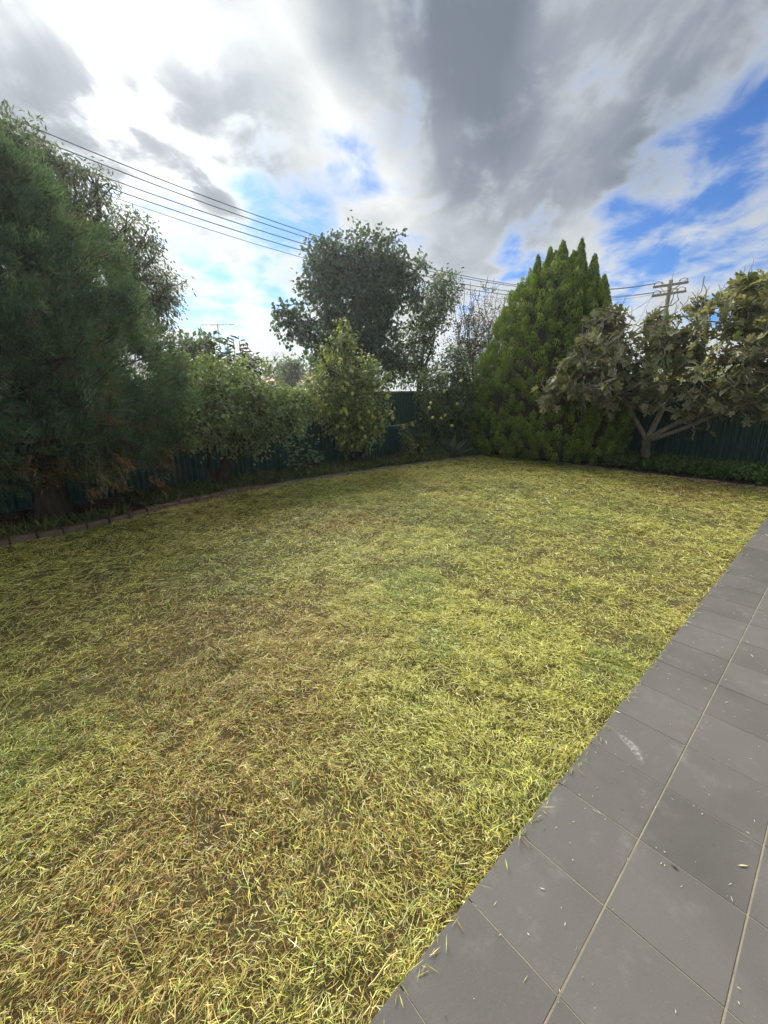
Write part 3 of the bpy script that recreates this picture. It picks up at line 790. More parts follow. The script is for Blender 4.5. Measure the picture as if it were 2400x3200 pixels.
def big_conifer():
    cx, cy = 0.22, 6.72
    root = tag(empty('cypress_tree', (cx, cy, GZ)), 'huge dark feathery conifer with dead lower twigs overhanging the lawn', 'conifer')
    zs = [.50, 1.0, 1.6, 2.1, 2.7, 3.3, 3.8, 4.2, 4.45]; rs = [.95, 1.60, 1.80, 1.72, 1.45, 1.12, .78, .40, .05]
    tg = Geo()
    tg.tube([(cx, cy, -.15), (cx - .01, cy, .15), (cx + .02, cy, .9), (cx - .04, cy + .03, 2.4), (cx, cy, 4.2)], [.27, .185, .16, .11, .02], 12)
    tg.build('trunk', M['bark'], root, True)
    # boughs reach up and out, each with feathery side sprays
    bg = Geo(); P = []; Dm = []
    for k in range(150):
        z = rng.uniform(.55, 3.9); a = rng.uniform(0, 2 * np.pi)
        zt = min(z + rng.uniform(.05, .75), 4.3)
        r = profile(zt, zs, rs) * rng.uniform(.72, 1.03)
        p0 = np.array([cx, cy, z]); p1 = np.array([cx + r * np.cos(a), cy + r * np.sin(a), zt])
        pts = curve(p0, p1, 9, -.06, .035)
        bg.tube(pts, np.linspace(.030, .006, 9), 5, cap=False)
        ax = unit(p1 - p0)
        m = 30
        t = rng.uniform(.38, 1.0, m); pos = pts[np.clip((t * 8).astype(int), 0, 8)] + rng.normal(0, .12, (m, 3)) * (1, 1, 1.2)
        P.append(pos); Dm.append(unit(ax * .8 + np.array([0, 0, .45]) + rng.normal(0, .35, (m, 3))))
    bg.build('boughs', M['twig'], root, True)['kind'] = 'stuff'
    # outer skin of sprays
    n = 3000
    zz = rng.uniform(.62, 4.4, n * 2); zz = zz[rng.random(n * 2) < (profile(zz, zs, rs) + .1) / 1.95][:n]; n = len(zz)
    nc = n // 6; zz = np.repeat(zz[:nc], 6) + rng.normal(0, .09, nc * 6); n = len(zz); a = np.repeat(rng.uniform(0, 2 * np.pi, nc), 6) + rng.normal(0, .07, n)
    rr = profile(zz, zs, rs) * (1 + .07 * np.sin(a * 4 + zz * 3) + .06 * np.sin(a * 9 - zz * 4)) - np.repeat(rng.random(nc), 6) ** 1.5 * .45
    P.append(np.stack([cx + rr * np.cos(a), cy + rr * np.sin(a), zz + rng.normal(0, .05, n)], 1))
    Dm.append(unit(np.stack([np.cos(a), np.sin(a), .8 + 0 * a], 1) + rng.normal(0, .35, (n, 3))))
    P = np.concatenate(P); Dm = np.concatenate(Dm)
    pal = [(.055, .100, .068), (.075, .128, .082), (.100, .160, .090), (.115, .095, .052)]
    V, F, c = conifer_tufts(P, Dm, 31, .086, .0130, .46, pal, (.36, .36, .23, .05))
    o = link('crown', np_mesh('crown', V, F, c), M['conifer'], root); o['kind'] = 'stuff'
    # bare dead twigs and a few brown sprays hanging under the crown
    dg = Geo(); DP = []; DD = []
    for k in range(240):
        a = rng.uniform(0, 2 * np.pi); r0 = rng.uniform(.2, 1.1); r1 = r0 + rng.uniform(.25, .7); z = rng.uniform(.75, 1.35)
        p0 = np.array([cx + r0 * np.cos(a), cy + r0 * np.sin(a), z]); p1 = np.array([cx + r1 * np.cos(a + rng.normal(0, .25)), cy + r1 * np.sin(a + rng.normal(0, .2)), z - rng.uniform(.05, .42)])
        dg.tube(curve(p0, p1, 6, .12, .05), np.linspace(.008, .0025, 6), 4, cap=False)
        if rng.random() < .5: DP.append(p1); DD.append(unit(p1 - p0 + np.array([0, 0, -.15])))
    dg.build('dead_twigs', M['twig'], root, True)['kind'] = 'stuff'
    V, F, c = conifer_tufts(np.array(DP), np.array(DD), 30, .10, .016, .45, [(.20, .10, .045), (.13, .085, .04), (.12, .11, .04)], None)
    o = link('dead_sprays', np_mesh('dead_sprays', V, F, c), M['conifer'], root); o['kind'] = 'stuff'
big_conifer()

# ---- arching shrub in the bed, left of the lemon
broadleaf('arching_shrub', 'broad pale green shrub arching over the back bed', 'shrub', (2.35, 6.95, GZ),
          [pb(640, 1215, 65, V=6.7), pb(720, 1220, 75, V=6.8), pb(600, 1260, 65, V=6.4), pb(700, 1275, 85, V=6.5), pb(800, 1235, 62, V=6.8), pb(860, 1250, 60, V=6.8), pb(920, 1250, 45, V=6.8), pb(800, 1300, 85, V=6.6), pb(890, 1320, 60, V=6.7), pb(620, 1330, 50, V=6.2), pb(960, 1280, 40, V=6.8), pb(700, 1370, 50, V=6.7), pb(790, 1380, 40, V=6.7), pb(630, 1390, 40, V=6.6), pb(940, 1310, 34, V=6.8), pb(655, 1130, 26, V=7.0), pb(850, 1165, 30, V=7.0), pb(760, 1150, 26, V=7.0), pb(960, 1210, 28, V=6.9)],
          1050, 13, .066, .038, [(.17, .24, .125), (.22, .29, .145), (.13, .18, .090), (.24, .28, .13), (.13, .10, .06)], 'leaf', (.3, .3, .2, .15, .05), sig=.09, trunk_r=.035, trunks=7, forkz=.5, bark='bark', oval=True, droop=.5, twigs=.6)
# glossy upright leaves above it, behind the fence
def magnolia():
    base = np.array([3.3, 8.3, GZ])
    r = tag(empty('magnolia_shrub', base), 'shrub of upright stems with large curved leaves against the sky', 'shrub')
    tg = Geo(); P = []; D = []; N = []
    for (px, py) in ((650, 1045), (668, 1035), (640, 1090), (700, 1060), (712, 1050), (730, 1058), (745, 1045), (760, 1070), (775, 1075), (800, 1105), (820, 1125), (690, 1090), (625, 1080), (840, 1145), (720, 1100), (760, 1110), (790, 1140), (670, 1110)):
        q = at(px, py + 4, V=8.2 + rng.uniform(-.4, .4))
        pts = curve(base + rng.normal(0, .12, 3) * (1, 1, 0), q, 9, .03, .02)
        tg.tube(pts, np.linspace(.022, .005, 9), 5)
        ax = unit(pts[-1] - pts[-3])
        for k in range(26):
            t = 1 - .035 * (k // 2) - rng.uniform(0, .03); t = max(t, .3)
            a = pts[0] + 0; s = t * 8; i = min(int(s), 7); a = pts[i] + (pts[i + 1] - pts[i]) * (s - i)
            side = unit(np.cross(ax, rand_dirs(1)[0]))
            P.append(a); D.append(unit(ax * .75 + side)); N.append(unit(-side + ax))
    tg.build('stems', M['twig'], r, True)['kind'] = 'stuff'
    P = np.array(P); D = np.array(D); N = np.array(N); n = len(P)
    V, F = oval_geo(P, D, N, rng.uniform(.13, .19, n), rng.uniform(.05, .07, n), .22, .35)
    c = np.repeat(jitter([(.045, .065, .036), (.06, .08, .045), (.075, .068, .05)], n, .15), 6, 0)
    # the shoots against the sky carry their leaves one by one
    V = V.reshape(n, 6, 3); F1 = [(0, 1, 2), (0, 2, 3), (0, 3, 4), (0, 4, 5)]
    order = np.argsort(-P[:, 2]); top = order[:150]; rest = order[150:]
    for k in top:
        link('leaf', np_mesh('leaf', V[k], np.array(F1), c[k * 6:k * 6 + 6]), M['leaf_gloss'], r)
    kk = np.arange(len(rest))[:, None] * 6
    o = link('leaves', np_mesh('leaves', V[rest].reshape(-1, 3), np.concatenate([kk + np.array(t) for t in F1]), c.reshape(n, 6, 3)[rest].reshape(-1, 3)), M['leaf_gloss'], r); o['kind'] = 'stuff'
magnolia()

# ---- pale seedling in front of the fence
def seedling():
    base = np.array([4.1, 7.0, -.05])
    r = tag(empty('mulberry_seedling', base), 'small leafy seedling with pale green leaves in front of the fence', 'plant')
    tg = Geo(); P = []; D = []; N = []
    for (px, py) in ((900, 1385), (930, 1372), (960, 1385), (985, 1370), (1010, 1408), (1015, 1440), (900, 1440), (920, 1420), (950, 1420), (980, 1430), (930, 1470), (970, 1470), (910, 1350), (890, 1360)):
        q = at(px, py, V=6.9 + rng.uniform(-.2, .25))
        pts = curve(base, q, 7, .06, .03); tg.tube(pts, np.linspace(.011, .003, 7), 5)
        ax = unit(q - base)
        for k in range(9):
            t = 1 - .075 * k; s = t * 6; i = min(int(s), 5); a = pts[i] + (pts[i + 1] - pts[i]) * (s - i)
            side = unit(np.cross(ax, rand_dirs(1)[0]))
            P.append(a + side * .03); D.append(unit(side + ax * .4 + np.array([-.1, -.35, -.15]))); N.append(unit(np.array([-.2, -.3, 1.0]) + rand_dirs(1)[0] * .3))
    tg.build('stems', M['twig'], r, True)['kind'] = 'stuff'
    P = np.array(P); D = np.array(D); N = np.array(N); n = len(P)
    L = rng.uniform(.07, .12, n)
    V, F = oval_geo(P, D, N, L, L * .72, .10, .2); V = V.reshape(n, 6, 3)
    c = jitter([(.15, .24, .13), (.19, .29, .16), (.12, .20, .10)], n, .12)
    for k in range(n):
        link('leaf', np_mesh('leaf', V[k], np.array([(0, 1, 2), (0, 2, 3), (0, 3, 4), (0, 4, 5)]), np.repeat(c[k:k + 1], 6, 0)), M['leaf'], r)
seedling()

# ---- lemon tree and the citrus bush in the corner
def lemon_mesh(mat, s):
    n, k = 8, 6; V = []
    for i in range(k + 1):
        t = i / k * np.pi; r = np.sin(t) ** .85 * .030; z = -np.cos(t) * .037 + (.006 if i == 0 else 0) * -1
        V += [(r * math.cos(a), r * math.sin(a), z) for a in np.linspace(0, 2 * np.pi, n, endpoint=False)]
    i, j = np.meshgrid(np.arange(k), np.arange(n), indexing='ij'); q = (i * n + j).ravel(); q2 = (i * n + (j + 1) % n).ravel()
    me = np_mesh('lemon', np.array(V) * s, np.stack([q, q2, q2 + n, q + n], 1), smooth=True); me.materials.append(M[mat]); return me
LM = [lemon_mesh('lemon', 1.0), lemon_mesh('lemon', 1.15), lemon_mesh('lemon_ripe', 1.05)]
def fruit(root, pts, ripe=.08):
    for p in pts:
        o = link('lemon', LM[2] if rng.random() < ripe else LM[rng.integers(2)], None, root)
        o.location = p; o.rotation_euler = tuple(rng.normal(0, .5, 3))

LV = 7.0
lb = [pb(1075, 1110, 55, V=LV), pb(1050, 1180, 80, V=LV), pb(1130, 1180, 75, V=LV), pb(1020, 1240, 65, V=LV - .1), pb(1100, 1250, 85, V=LV - .2), pb(1170, 1240, 55, V=LV), pb(1120, 1320, 80, V=LV - .1), pb(1060, 1310, 60, V=LV - .1), pb(1190, 1300, 40, V=LV), pb(1070, 1045, 24, V=LV), pb(1070, 1010, 17, V=LV), pb(1075, 1080, 30, V=LV), pb(1066, 985, 8, V=LV), pb(1010, 1120, 16, V=LV), pb(990, 1080, 10, V=LV), pb(1165, 1150, 30, V=LV), pb(1110, 1380, 45, V=LV)]
lemon = broadleaf('lemon_tree', 'lemon tree laden with green and yellow fruit before the fence', 'lemon tree', (5.75, 7.2, -.05), lb, 760, 12, .088, .042,
                  [(.135, .18, .066), (.17, .22, .075), (.215, .25, .090), (.38, .34, .06), (.08, .11, .048)], 'leaf_gloss', (.32, .32, .215, .025, .12), sig=.09, trunk_r=.07, trunks=2, oval=True, droop=.45, twigs=.6, power=.55)
pts, d_, _ = in_blobs([(np.array(c), np.array(r)) for c, r in lb[:9]], 150, .15, .1)
pts = pts[pts[:, 1] < LV + .15][:95]
fruit(lemon, pts + np.array([-.05, -.06, 0]))
# low branch reaching right with a few yellow leaves
lbr = Geo(); q0 = at(1190, 1335, V=LV); lbr.tube([q0, at(1250, 1328, V=LV), at(1275, 1340, V=LV), at(1292, 1385, V=LV)], [.012, .010, .008, .004], 5); lbr.tube([at(1250, 1328, V=LV), at(1290, 1318, V=LV)], [.007, .003], 5)
lbr.build('low_branch', M['bark_grey'], lemon, True)
n = 60; pp = np.concatenate([np.linspace(at(1240, 1330, V=LV), at(1292, 1400, V=LV), 40), np.linspace(at(1255, 1325, V=LV), at(1300, 1318, V=LV), 20)]) + rng.normal(0, .035, (n, 3))
V, F = oval_geo(pp, unit(rand_dirs(n) + (0, 0, -.4)), unit(rand_dirs(n) + (0, -.5, 1)), rng.uniform(.06, .09, n), .038)
o = link('yellow_leaves', np_mesh('yellow_leaves', V, F, np.repeat(jitter([(.40, .38, .07), (.22, .25, .06), (.14, .17, .05)], n, .15), 6, 0)), M['leaf_gloss'], lemon); o['kind'] = 'stuff'
fruit(lemon, [at(1262, 1338, V=LV - .05), at(1283, 1375, V=LV - .05), at(1172, 1335, V=LV - .4), at(1290, 1327, V=LV - .05)], .5)

CV = 6.75
cb = [pb(1370, 1190, 65, V=CV), pb(1420, 1170, 70, V=CV), pb(1340, 1250, 50, V=CV), pb(1410, 1260, 75, V=CV), pb(1470, 1230, 70, V=CV), pb(1370, 1300, 45, V=CV), pb(1440, 1320, 60, V=CV), pb(1430, 1115, 40, V=CV), pb(1320, 1290, 22, V=CV), pb(1480, 1310, 60, V=CV)]
cit = broadleaf('citrus_bush', 'dark glossy citrus bush with a few lemons in the fence corner', 'citrus bush', (8.5, 6.95, -.05), cb, 620, 11, .085, .042,
                [(.040, .075, .026), (.055, .095, .032), (.075, .12, .038), (.16, .17, .05)], 'leaf_gloss', (.36, .36, .24, .04), sig=.10, trunk_r=.06, trunks=3, oval=True, droop=.4)
fruit(cit, [at(x, y, V=CV - .62) for x, y in ((1388, 1166), (1342, 1275), (1378, 1307), (1352, 1305), (1428, 1263), (1391, 1298), (1346, 1260), (1388, 1223), (1440, 1190), (1412, 1330))], .3)

# small yellowing shrub right of the lemon foot
broadleaf('low_shrub', 'low shrub with some yellow leaves beside the agave', 'shrub', (7.05, 6.85, -.05), [pb(1290, 1400, 34, V=6.75), pb(1320, 1380, 34, V=6.75), pb(1270, 1375, 20, V=6.75), pb(1310, 1425, 28, V=6.7)],
          110, 10, .06, .032, [(.05, .075, .028), (.075, .10, .034), (.28, .27, .06)], 'leaf_gloss', (.45, .45, .10), sig=.07, trunk_r=.02, trunks=3, oval=True)

# ---- agave
def agave(base, s, n, label):
    base = np.asarray(base, float)
    root = tag(empty('agave', base), label, 'agave', None)
    for k in range(n):
        a = k * 2.39996 + rng.normal(0, .12); t = k / n                # outer leaves first
        el = math.radians(8 + 68 * t ** 1.1 + rng.normal(0, 5)); L = s * rng.uniform(.80, 1.0) * (1 - .25 * t)
        W = L * .30
        hd = np.array([math.cos(a), math.sin(a), 0]); sd_ = np.array([-math.sin(a), math.cos(a), 0])
        V = []; m = 7
        for i in range(m):
            u_ = i / (m - 1); w = W * (0.62 + 1.1 * u_ - 1.72 * u_ ** 2.4) * .5; w = max(w, .002)
            e = el + .35 * u_ * (1 if t < .5 else .3) * (-.6 if t > .25 else .5)
            pos = base + hd * (L * u_ * math.cos(e) + .03) + np.array([0, 0, L * u_ * math.sin(e) + .05])
            nrm = np.array([-math.sin(e) * hd[0], -math.sin(e) * hd[1], math.cos(e)])
            th = .020 * s * (1 - u_) + .002
            V += [pos - sd_ * w + nrm * w * .28, pos + nrm * th * .2, pos + sd_ * w + nrm * w * .28, pos - nrm * th * 1.6]
        Q = []
        for i in range(m - 1):
            for j in range(4): Q.append((i * 4 + j, i * 4 + (j + 1) % 4, i * 4 + 4 + (j + 1) % 4, i * 4 + 4 + j))
        link('leaf', np_mesh('leaf', np.array(V), np.array(Q), smooth=True), M['agave'], root)
agave((7.95, 6.45, -.05), .74, 21, 'large grey green agave rosette at the corner of the lawn')
agave((7.50, 6.62, -.05), .40, 16, 'small agave beside the low yellowing shrub')

def strappy(name, label, spots, hgt, cat='plant'):
    base = np.mean(spots, 0)
    root = tag(empty(name, base), label, cat)
    Vs = []; Fs = []; cs = []; off = 0
    for p in spots:
        n = 42
        yaw = rng.uniform(0, 2 * np.pi, n); el = rng.uniform(.6, 1.45, n); L = hgt * rng.uniform(.6, 1.15, n); k = 6
        t = np.linspace(0, 1, k)
        e = el[:, None] - 1.1 * t[None] ** 1.5 * rng.uniform(.3, 1.2, n)[:, None]
        hx = np.cumsum(np.cos(e), 1) / k * L[:, None]; hz = np.cumsum(np.sin(e), 1) / k * L[:, None]
        px = p[0] + rng.normal(0, .07, n)[:, None] + hx * np.cos(yaw)[:, None]; py = p[1] + rng.normal(0, .07, n)[:, None] + hx * np.sin(yaw)[:, None]; pz = p[2] + hz
        w = (.012 * (1 - t ** 2) + .001)[None] * np.ones((n, 1))
        a = np.stack([px - np.sin(yaw)[:, None] * w, py + np.cos(yaw)[:, None] * w, pz], -1); b_ = np.stack([px + np.sin(yaw)[:, None] * w, py - np.cos(yaw)[:, None] * w, pz], -1)
        Vs.append(np.stack([a, b_], 2).reshape(-1, 3)); kk = np.arange(n)[:, None] * k * 2 + off
        Fs += [kk + np.array([s * 2, s * 2 + 1, s * 2 + 3, s * 2 + 2]) for s in range(k - 1)]
        cs.append(np.repeat(jitter([(.06, .11, .035), (.09, .15, .045), (.13, .18, .05)], n, .15), k * 2, 0)); off += n * k * 2
    o = link('leaves', np_mesh('leaves', np.concatenate(Vs), np.concatenate(Fs), np.concatenate(cs)), M['leaf'], root); o['kind'] = 'stuff'
strappy('strappy_plant', 'clump of narrow arching leaves behind the agave', [(8.0, 6.9, -.05), (8.3, 6.75, -.05), (7.7, 7.0, -.05), (8.5, 6.6, -.05)], .78)
strappy('strappy_plant', 'clump of long grassy leaves under the flowering shrub', [(2.6, 7.0, -.05), (2.9, 6.95, -.05), (3.2, 7.1, -.05), (2.2, 6.9, -.05)], .30)

# ---- ground cover in the beds
def ground_cover(label, spots_f, n, L, pal, name='ground_cover', upz=.8):
    P = spots_f(n); n = len(P)
    per = 7; m = n * per
    pp = np.repeat(P, per, 0) + rng.normal(0, .05, (m, 3)) * (1, 1, .3); pp[:, 2] = np.abs(pp[:, 2] + .05) * 1 - .045 + rng.random(m) * L * 1.2
    D = unit(rand_dirs(m) + np.array([0, 0, upz])); V, F = oval_geo(pp, D, unit(rand_dirs(m) * .7 + (0, 0, 1)), L * rng.uniform(.5, 1.3, m), L * .5 * rng.uniform(.6, 1.2, m))
    c = np.repeat(np.repeat(jitter(pal, n, .15), per, 0) * (1 + rng.normal(0, .15, (m, 1))), 6, 0)
    tag(link(name, np_mesh(name, V, F, np.clip(c, .004, .9)), M['leaf']), label, 'ground cover', kind='stuff')
def bed_back(n):
    u = rng.uniform(1.2, 8.4, n); w = rng.random(n); keep = fbm(u, w * 2, 1.3, 31) > .40
    u = u[keep]; w = w[keep]; v = edge_v(u) + .05 + w * (FV - .1 - edge_v(u) - .05)
    return np.stack([u, v, np.full(len(u), -.04)], 1)
ground_cover('low weeds growing in the bed along the back fence', bed_back, 2600, .06, [(.050, .085, .028), (.075, .115, .035), (.11, .13, .045), (.09, .06, .03)], 'weeds')
def bed_side(n):
    v = rng.uniform(-.8, 4.0, n); u = 9.25 + rng.random(n) ** .8 * 1.5
    keep = fbm(u * 2, v, 1.2, 51) > .36
    return np.stack([u[keep], v[keep], np.full(keep.sum(), -.02)], 1)
ground_cover('leafy ground cover beneath the fig tree', bed_side, 1700, .10, [(.045, .085, .026), (.065, .115, .032), (.085, .14, .04)], 'ground_cover')
def grass_fringe():
    u = rng.uniform(-1.5, 9.0, 9000); v = edge_v(u) + .05 + rng.gamma(1.5, .12, 9000)
    n = len(u); yaw = rng.uniform(0, 2 * np.pi, n); pit = rng.uniform(.3, 1.4, n)
    D = np.stack([np.cos(yaw) * np.cos(pit), np.sin(yaw) * np.cos(pit), np.sin(pit)], 1)
    keep = fbm(u, v, 1.7, 81) > np.where(u < 1.4, .52, .38)
    P = np.stack([u, v, np.full(n, -.045)], 1)[keep]; D = D[keep]; n = len(P)
    V, F = leaf_geo(P, D, rand_dirs(n), rng.uniform(.06, .22, n), rng.uniform(.004, .008, n), .1, .35, .25)
    c = np.repeat(jitter([(.07, .12, .035), (.11, .16, .045), (.24, .22, .09)], n, .18), 4, 0)
    tag(link('fringe_grass', np_mesh('fringe_grass', V, F, c), M['grass']), 'uncut grass fringe growing over the brick edging', 'grass', kind='stuff')
grass_fringe()
def litter():
    n = 2600; u = rng.uniform(-2.5, 2.2, n); v = edge_v(u) + rng.random(n) ** 1.2 * 1.3 + .03
    yaw = rng.uniform(0, 2 * np.pi, n); D = np.stack([np.cos(yaw), np.sin(yaw), rng.normal(0, .2, n)], 1)
    V, F = leaf_geo(np.stack([u, v, np.full(n, -.025) + rng.random(n) * .02], 1), unit(D), unit(rand_dirs(n) * .5 + (0, 0, 1)), rng.uniform(.02, .07, n), rng.uniform(.006, .025, n))
    tag(link('leaf_litter', np_mesh('leaf_litter', V, F, np.repeat(jitter([(.20, .10, .05), (.13, .075, .04), (.28, .18, .09)], n, .2), 4, 0)), M['litter']), 'brown fallen leaves on the soil under the big conifer', 'leaf litter', kind='stuff')
litter()

# ---- fig tree
def fig_leaf_mesh(L, seed):
    r = np.random.default_rng(seed)
    # five lobes round the end of the stalk
    lob = [(-150, .22), (-128, .40), (-108, .56), (-90, .58), (-74, .36), (-60, .72), (-47, .86), (-34, .76), (-22, .44), (-12, .90), (0, 1.0), (12, .90), (22, .44), (34, .76), (47, .86), (60, .72), (74, .36), (90, .58), (108, .56), (128, .40), (150, .22)]
    V = [(0, 0, 0)]
    for a, rr in lob:
        a = math.radians(a + r.normal(0, 3)); rr *= 1 + r.normal(0, .06)
        x = math.cos(a) * rr * .62 + .12; y = math.sin(a) * rr * .58
        z = .28 * abs(y) - .42 * max(x, 0) ** 2 - .35 * y * y + r.normal(0, .035)
        V.append((x * L, y * L, z * L))
    V.append((-.30 * L, .012 * L, .0)); V.append((-.30 * L, -.012 * L, 0)); V.append((.02 * L, .012 * L, 0)); V.append((.02 * L, -.012 * L, 0))
    k = len(lob) + 1
    T = [(0, i, i + 1) for i in range(1, len(lob))] + [(k, k + 1, k + 2), (k + 1, k + 3, k + 2)]
    return np.array(V), np.array(T)
def fig_tree():
    base = np.array([10.15, 2.93, -.06])
    root = tag(empty('fig_tree', base), 'spreading fig tree with pale grey limbs and lobed leaves', 'fig tree')
    fk = at(2020, 1375, U=10.1)
    tg = Geo(); tg.tube([base - (0, 0, .1), base + (0, 0, .06), base + (.01, -.02, .18), base + (-.02, .01, .30), base + (0.0, .02, .40), fk + (0, 0, .02)], [.15, .115, .096, .104, .094, .10], 10); tg.build('trunk', M['fig_bark'], root, True)
    def limb(pts, r0, r1):
        g_ = Geo(); g_.tube(pts, np.linspace(r0, r1, len(pts)), 8); g_.build('limb', M['bark_grey'], root, True); return np.asarray(pts)
    def spl(cps, n=12):
        cps = np.asarray(cps); k = len(cps); t = np.linspace(0, k - 1, n)
        P = np.concatenate([[2 * cps[0] - cps[1]], cps, [2 * cps[-1] - cps[-2]]])
        out = []
        for s in t:
            i = min(int(s), k - 2); f = s - i; a, b_, c, d = P[i:i + 4]
            out.append(.5 * (2 * b_ + (c - a) * f + (2 * a - 5 * b_ + 4 * c - d) * f * f + (3 * b_ - a - 3 * c + d) * f ** 3))
        return np.array(out)
    L1 = limb(spl([fk, at(1985, 1310, U=10.0), at(1955, 1250, U=9.6), at(1900, 1190, U=9.2), at(1830, 1130, U=8.7)]), .052, .020)
    L2 = limb(spl([fk, at(2055, 1310, U=10.2), at(2085, 1240, U=10.3), at(2110, 1150, U=10.3), at(2150, 1050, U=10.2), at(2190, 960, U=10.1)]), .060, .018)
    L3 = limb(spl([fk, at(2100, 1330, U=10.0), at(2190, 1290, U=9.9), at(2290, 1240, U=9.7), at(2400, 1180, U=9.5), at(2500, 1090, U=9.5)]), .055, .018)
    L4 = limb(spl([fk + (0, -.03, -.02), at(2120, 1345, U=9.8), at(2230, 1300, U=9.6), at(2330, 1265, U=9.3), at(2450, 1240, U=9.0)]), .045, .015)
    L5 = limb(spl([L1[6], at(1960, 1150, U=9.9), at(1940, 1060, U=9.4), at(1930, 985, U=9.2)]), .030, .010)
    L6 = limb(spl([L2[7], at(2060, 1060, U=9.9), at(2060, 960, U=9.9)], 8), .028, .010)
    L7 = limb(spl([L3[7], at(2330, 1060, U=10.0), at(2320, 900, U=9.9)], 8), .030, .010)
    L8 = limb(spl([L1[7], at(1800, 1200, U=8.6), at(1720, 1230, U=8.3)], 8), .020, .008)
    blobs = [pb(*b, sq=(.9, 1, 1)) for b in ()]
    targets = []
    def region(px0, px1, py0, py1, n, u0, u1):
        for _ in range(n): targets.append(at(rng.uniform(px0, px1), rng.uniform(py0, py1), U=rng.uniform(u0, u1)))
    region(1690, 1800, 1150, 1270, 26, 8.1, 8.7); region(1760, 1930, 1100, 1260, 70, 8.2, 9.2); region(1790, 1960, 1020, 1120, 44, 8.4, 9.4); region(1840, 1950, 965, 1040, 22, 8.7, 9.6)
    region(1930, 2100, 1040, 1260, 70, 9.2, 10.6); region(2010, 2200, 985, 1100, 44, 9.3, 10.5); region(2080, 2420, 1060, 1240, 110, 8.9, 10.5); region(2190, 2420, 920, 1060, 66, 9.2, 10.5); region(2280, 2420, 855, 940, 26, 9.4, 10.3)
    region(2160, 2420, 1210, 1290, 50, 8.9, 9.8); region(1930, 2110, 1100, 1275, 40, 8.9, 9.8); region(2400, 2560, 900, 1260, 60, 8.9, 10.4); region(2090, 2200, 930, 990, 10, 9.5, 10.3)
    targets += [at(2165, 1375, U=9.5), at(2210, 1345, U=9.5), at(1830, 1275, U=8.5), at(1920, 1285, U=8.8), at(2330, 1300, U=9.2)]
    limbs = np.concatenate([l[2:] for l in (L1, L2, L3, L4, L5, L6, L7, L8)])
    tw = Geo(); tips = []; dirs = []
    for q in targets:
        d = np.linalg.norm(limbs - q, axis=1) + .25 * np.maximum(limbs[:, 2] - q[2], 0); s = limbs[np.argmin(d)]
        pts = curve(s, q, 7, -.08, .05); tw.tube(pts, np.linspace(.017, .008, 7), 5)
        e = unit(pts[-1] - pts[-3] + np.array([0, 0, .05])); tips.append(pts[-1]); dirs.append(e)
        if rng.random() < .5: tips.append(pts[-2]); dirs.append(e)
        if rng.random() < .3: tips.append(pts[-3]); dirs.append(e)
        if rng.random() < .40:
            bt = q + unit(np.array([rng.normal(0, .25), rng.normal(0, .3), 1.0])) * rng.uniform(.12, .30); tw.tube(curve(q, bt, 4, 0, .06), np.linspace(.0075, .005, 4), 5)
    for (a, b_) in (((2095, 890), (2105, 850)), ((1905, 960), (1912, 935)), ((1945, 960), (1955, 930)), ((1960, 975), (1975, 960)), ((2205, 900), (2200, 860)), ((2245, 855), (2300, 880)), ((2370, 870), (2372, 840)), ((2180, 890), (2202, 862))):
        tw.tube(curve(at(a[0], a[1] + 60, U=9.8), at(*b_, U=9.8), 5, 0, .05), np.linspace(.010, .005, 5), 5)
    tw.build('twigs', M['bark_grey'], root, True)['kind'] = 'stuff'
    tips = np.array(tips); dirs = np.array(dirs)
    shapes = [fig_leaf_mesh(1.0, s) for s in range(6)]
    pal = [(.185, .195, .108), (.230, .235, .140), (.140, .168, .086), (.275, .258, .165), (.22, .165, .09), (.14, .19, .070)]
    wts = (.28, .28, .22, .12, .03, .07)
    mats = []
    leaves = []
    for k in range(len(tips)):
        for _ in range(rng.integers(1, 5)):
            s = unit(np.cross(dirs[k], rand_dirs(1)[0])); D = unit(s + dirs[k] * .35 + np.array([0, 0, -.45]))
            N = unit(np.array([0, 0, 1.0]) + rand_dirs(1)[0] * .75); S = unit(np.cross(N, D)); N = np.cross(D, S)
            L = rng.uniform(.13, .27); p = tips[k] + D * L * .30 - dirs[k] * rng.uniform(0, .10)
            leaves.append((p, D, S, N, L, rng.integers(6)))
    cols = jitter(pal, len(leaves), .15, wts)
    dist = np.array([np.linalg.norm(l[0] - (0, 0, EYE)) / l[4] for l in leaves])
    inframe = np.array([1.0 if (l[0] - np.array([0, 0, EYE])) @ R[:, 0] < .90 * ((l[0] - np.array([0, 0, EYE])) @ R[:, 2]) else 3.0 for l in leaves])
    order = np.argsort(dist * inframe)
    pool = {}
    for s in range(6):
        for ci in range(5):
            V, T = shapes[s]; c = np.repeat(jitter(pal, 1, .15, wts), len(V), 0)
            me = np_mesh('leaf', V, T, c); me.materials.append(M['fig_leaf']); pool[s, ci] = me
    for k in order[:300]:
        p, D, S, N, L, s = leaves[k]
        o = link('leaf', pool[int(s), int(rng.integers(5))], None, root)
        mt = Matrix(((D[0] * L, S[0] * L, N[0] * L, p[0] - base[0]), (D[1] * L, S[1] * L, N[1] * L, p[1] - base[1]), (D[2] * L, S[2] * L, N[2] * L, p[2] - base[2]), (0, 0, 0, 1)))
        o.matrix_parent_inverse = Matrix(); o.matrix_local = mt
    Vs = []; Fs = []; cs = []; off = 0
    for k in order[300:]:
        p, D, S, N, L, s = leaves[k]; V, T = shapes[s]
        Vs.append(p + (V * L) @ np.stack([D, S, N])); Fs.append(T + off); off += len(V); cs.append(np.repeat(cols[k:k + 1], len(V), 0))
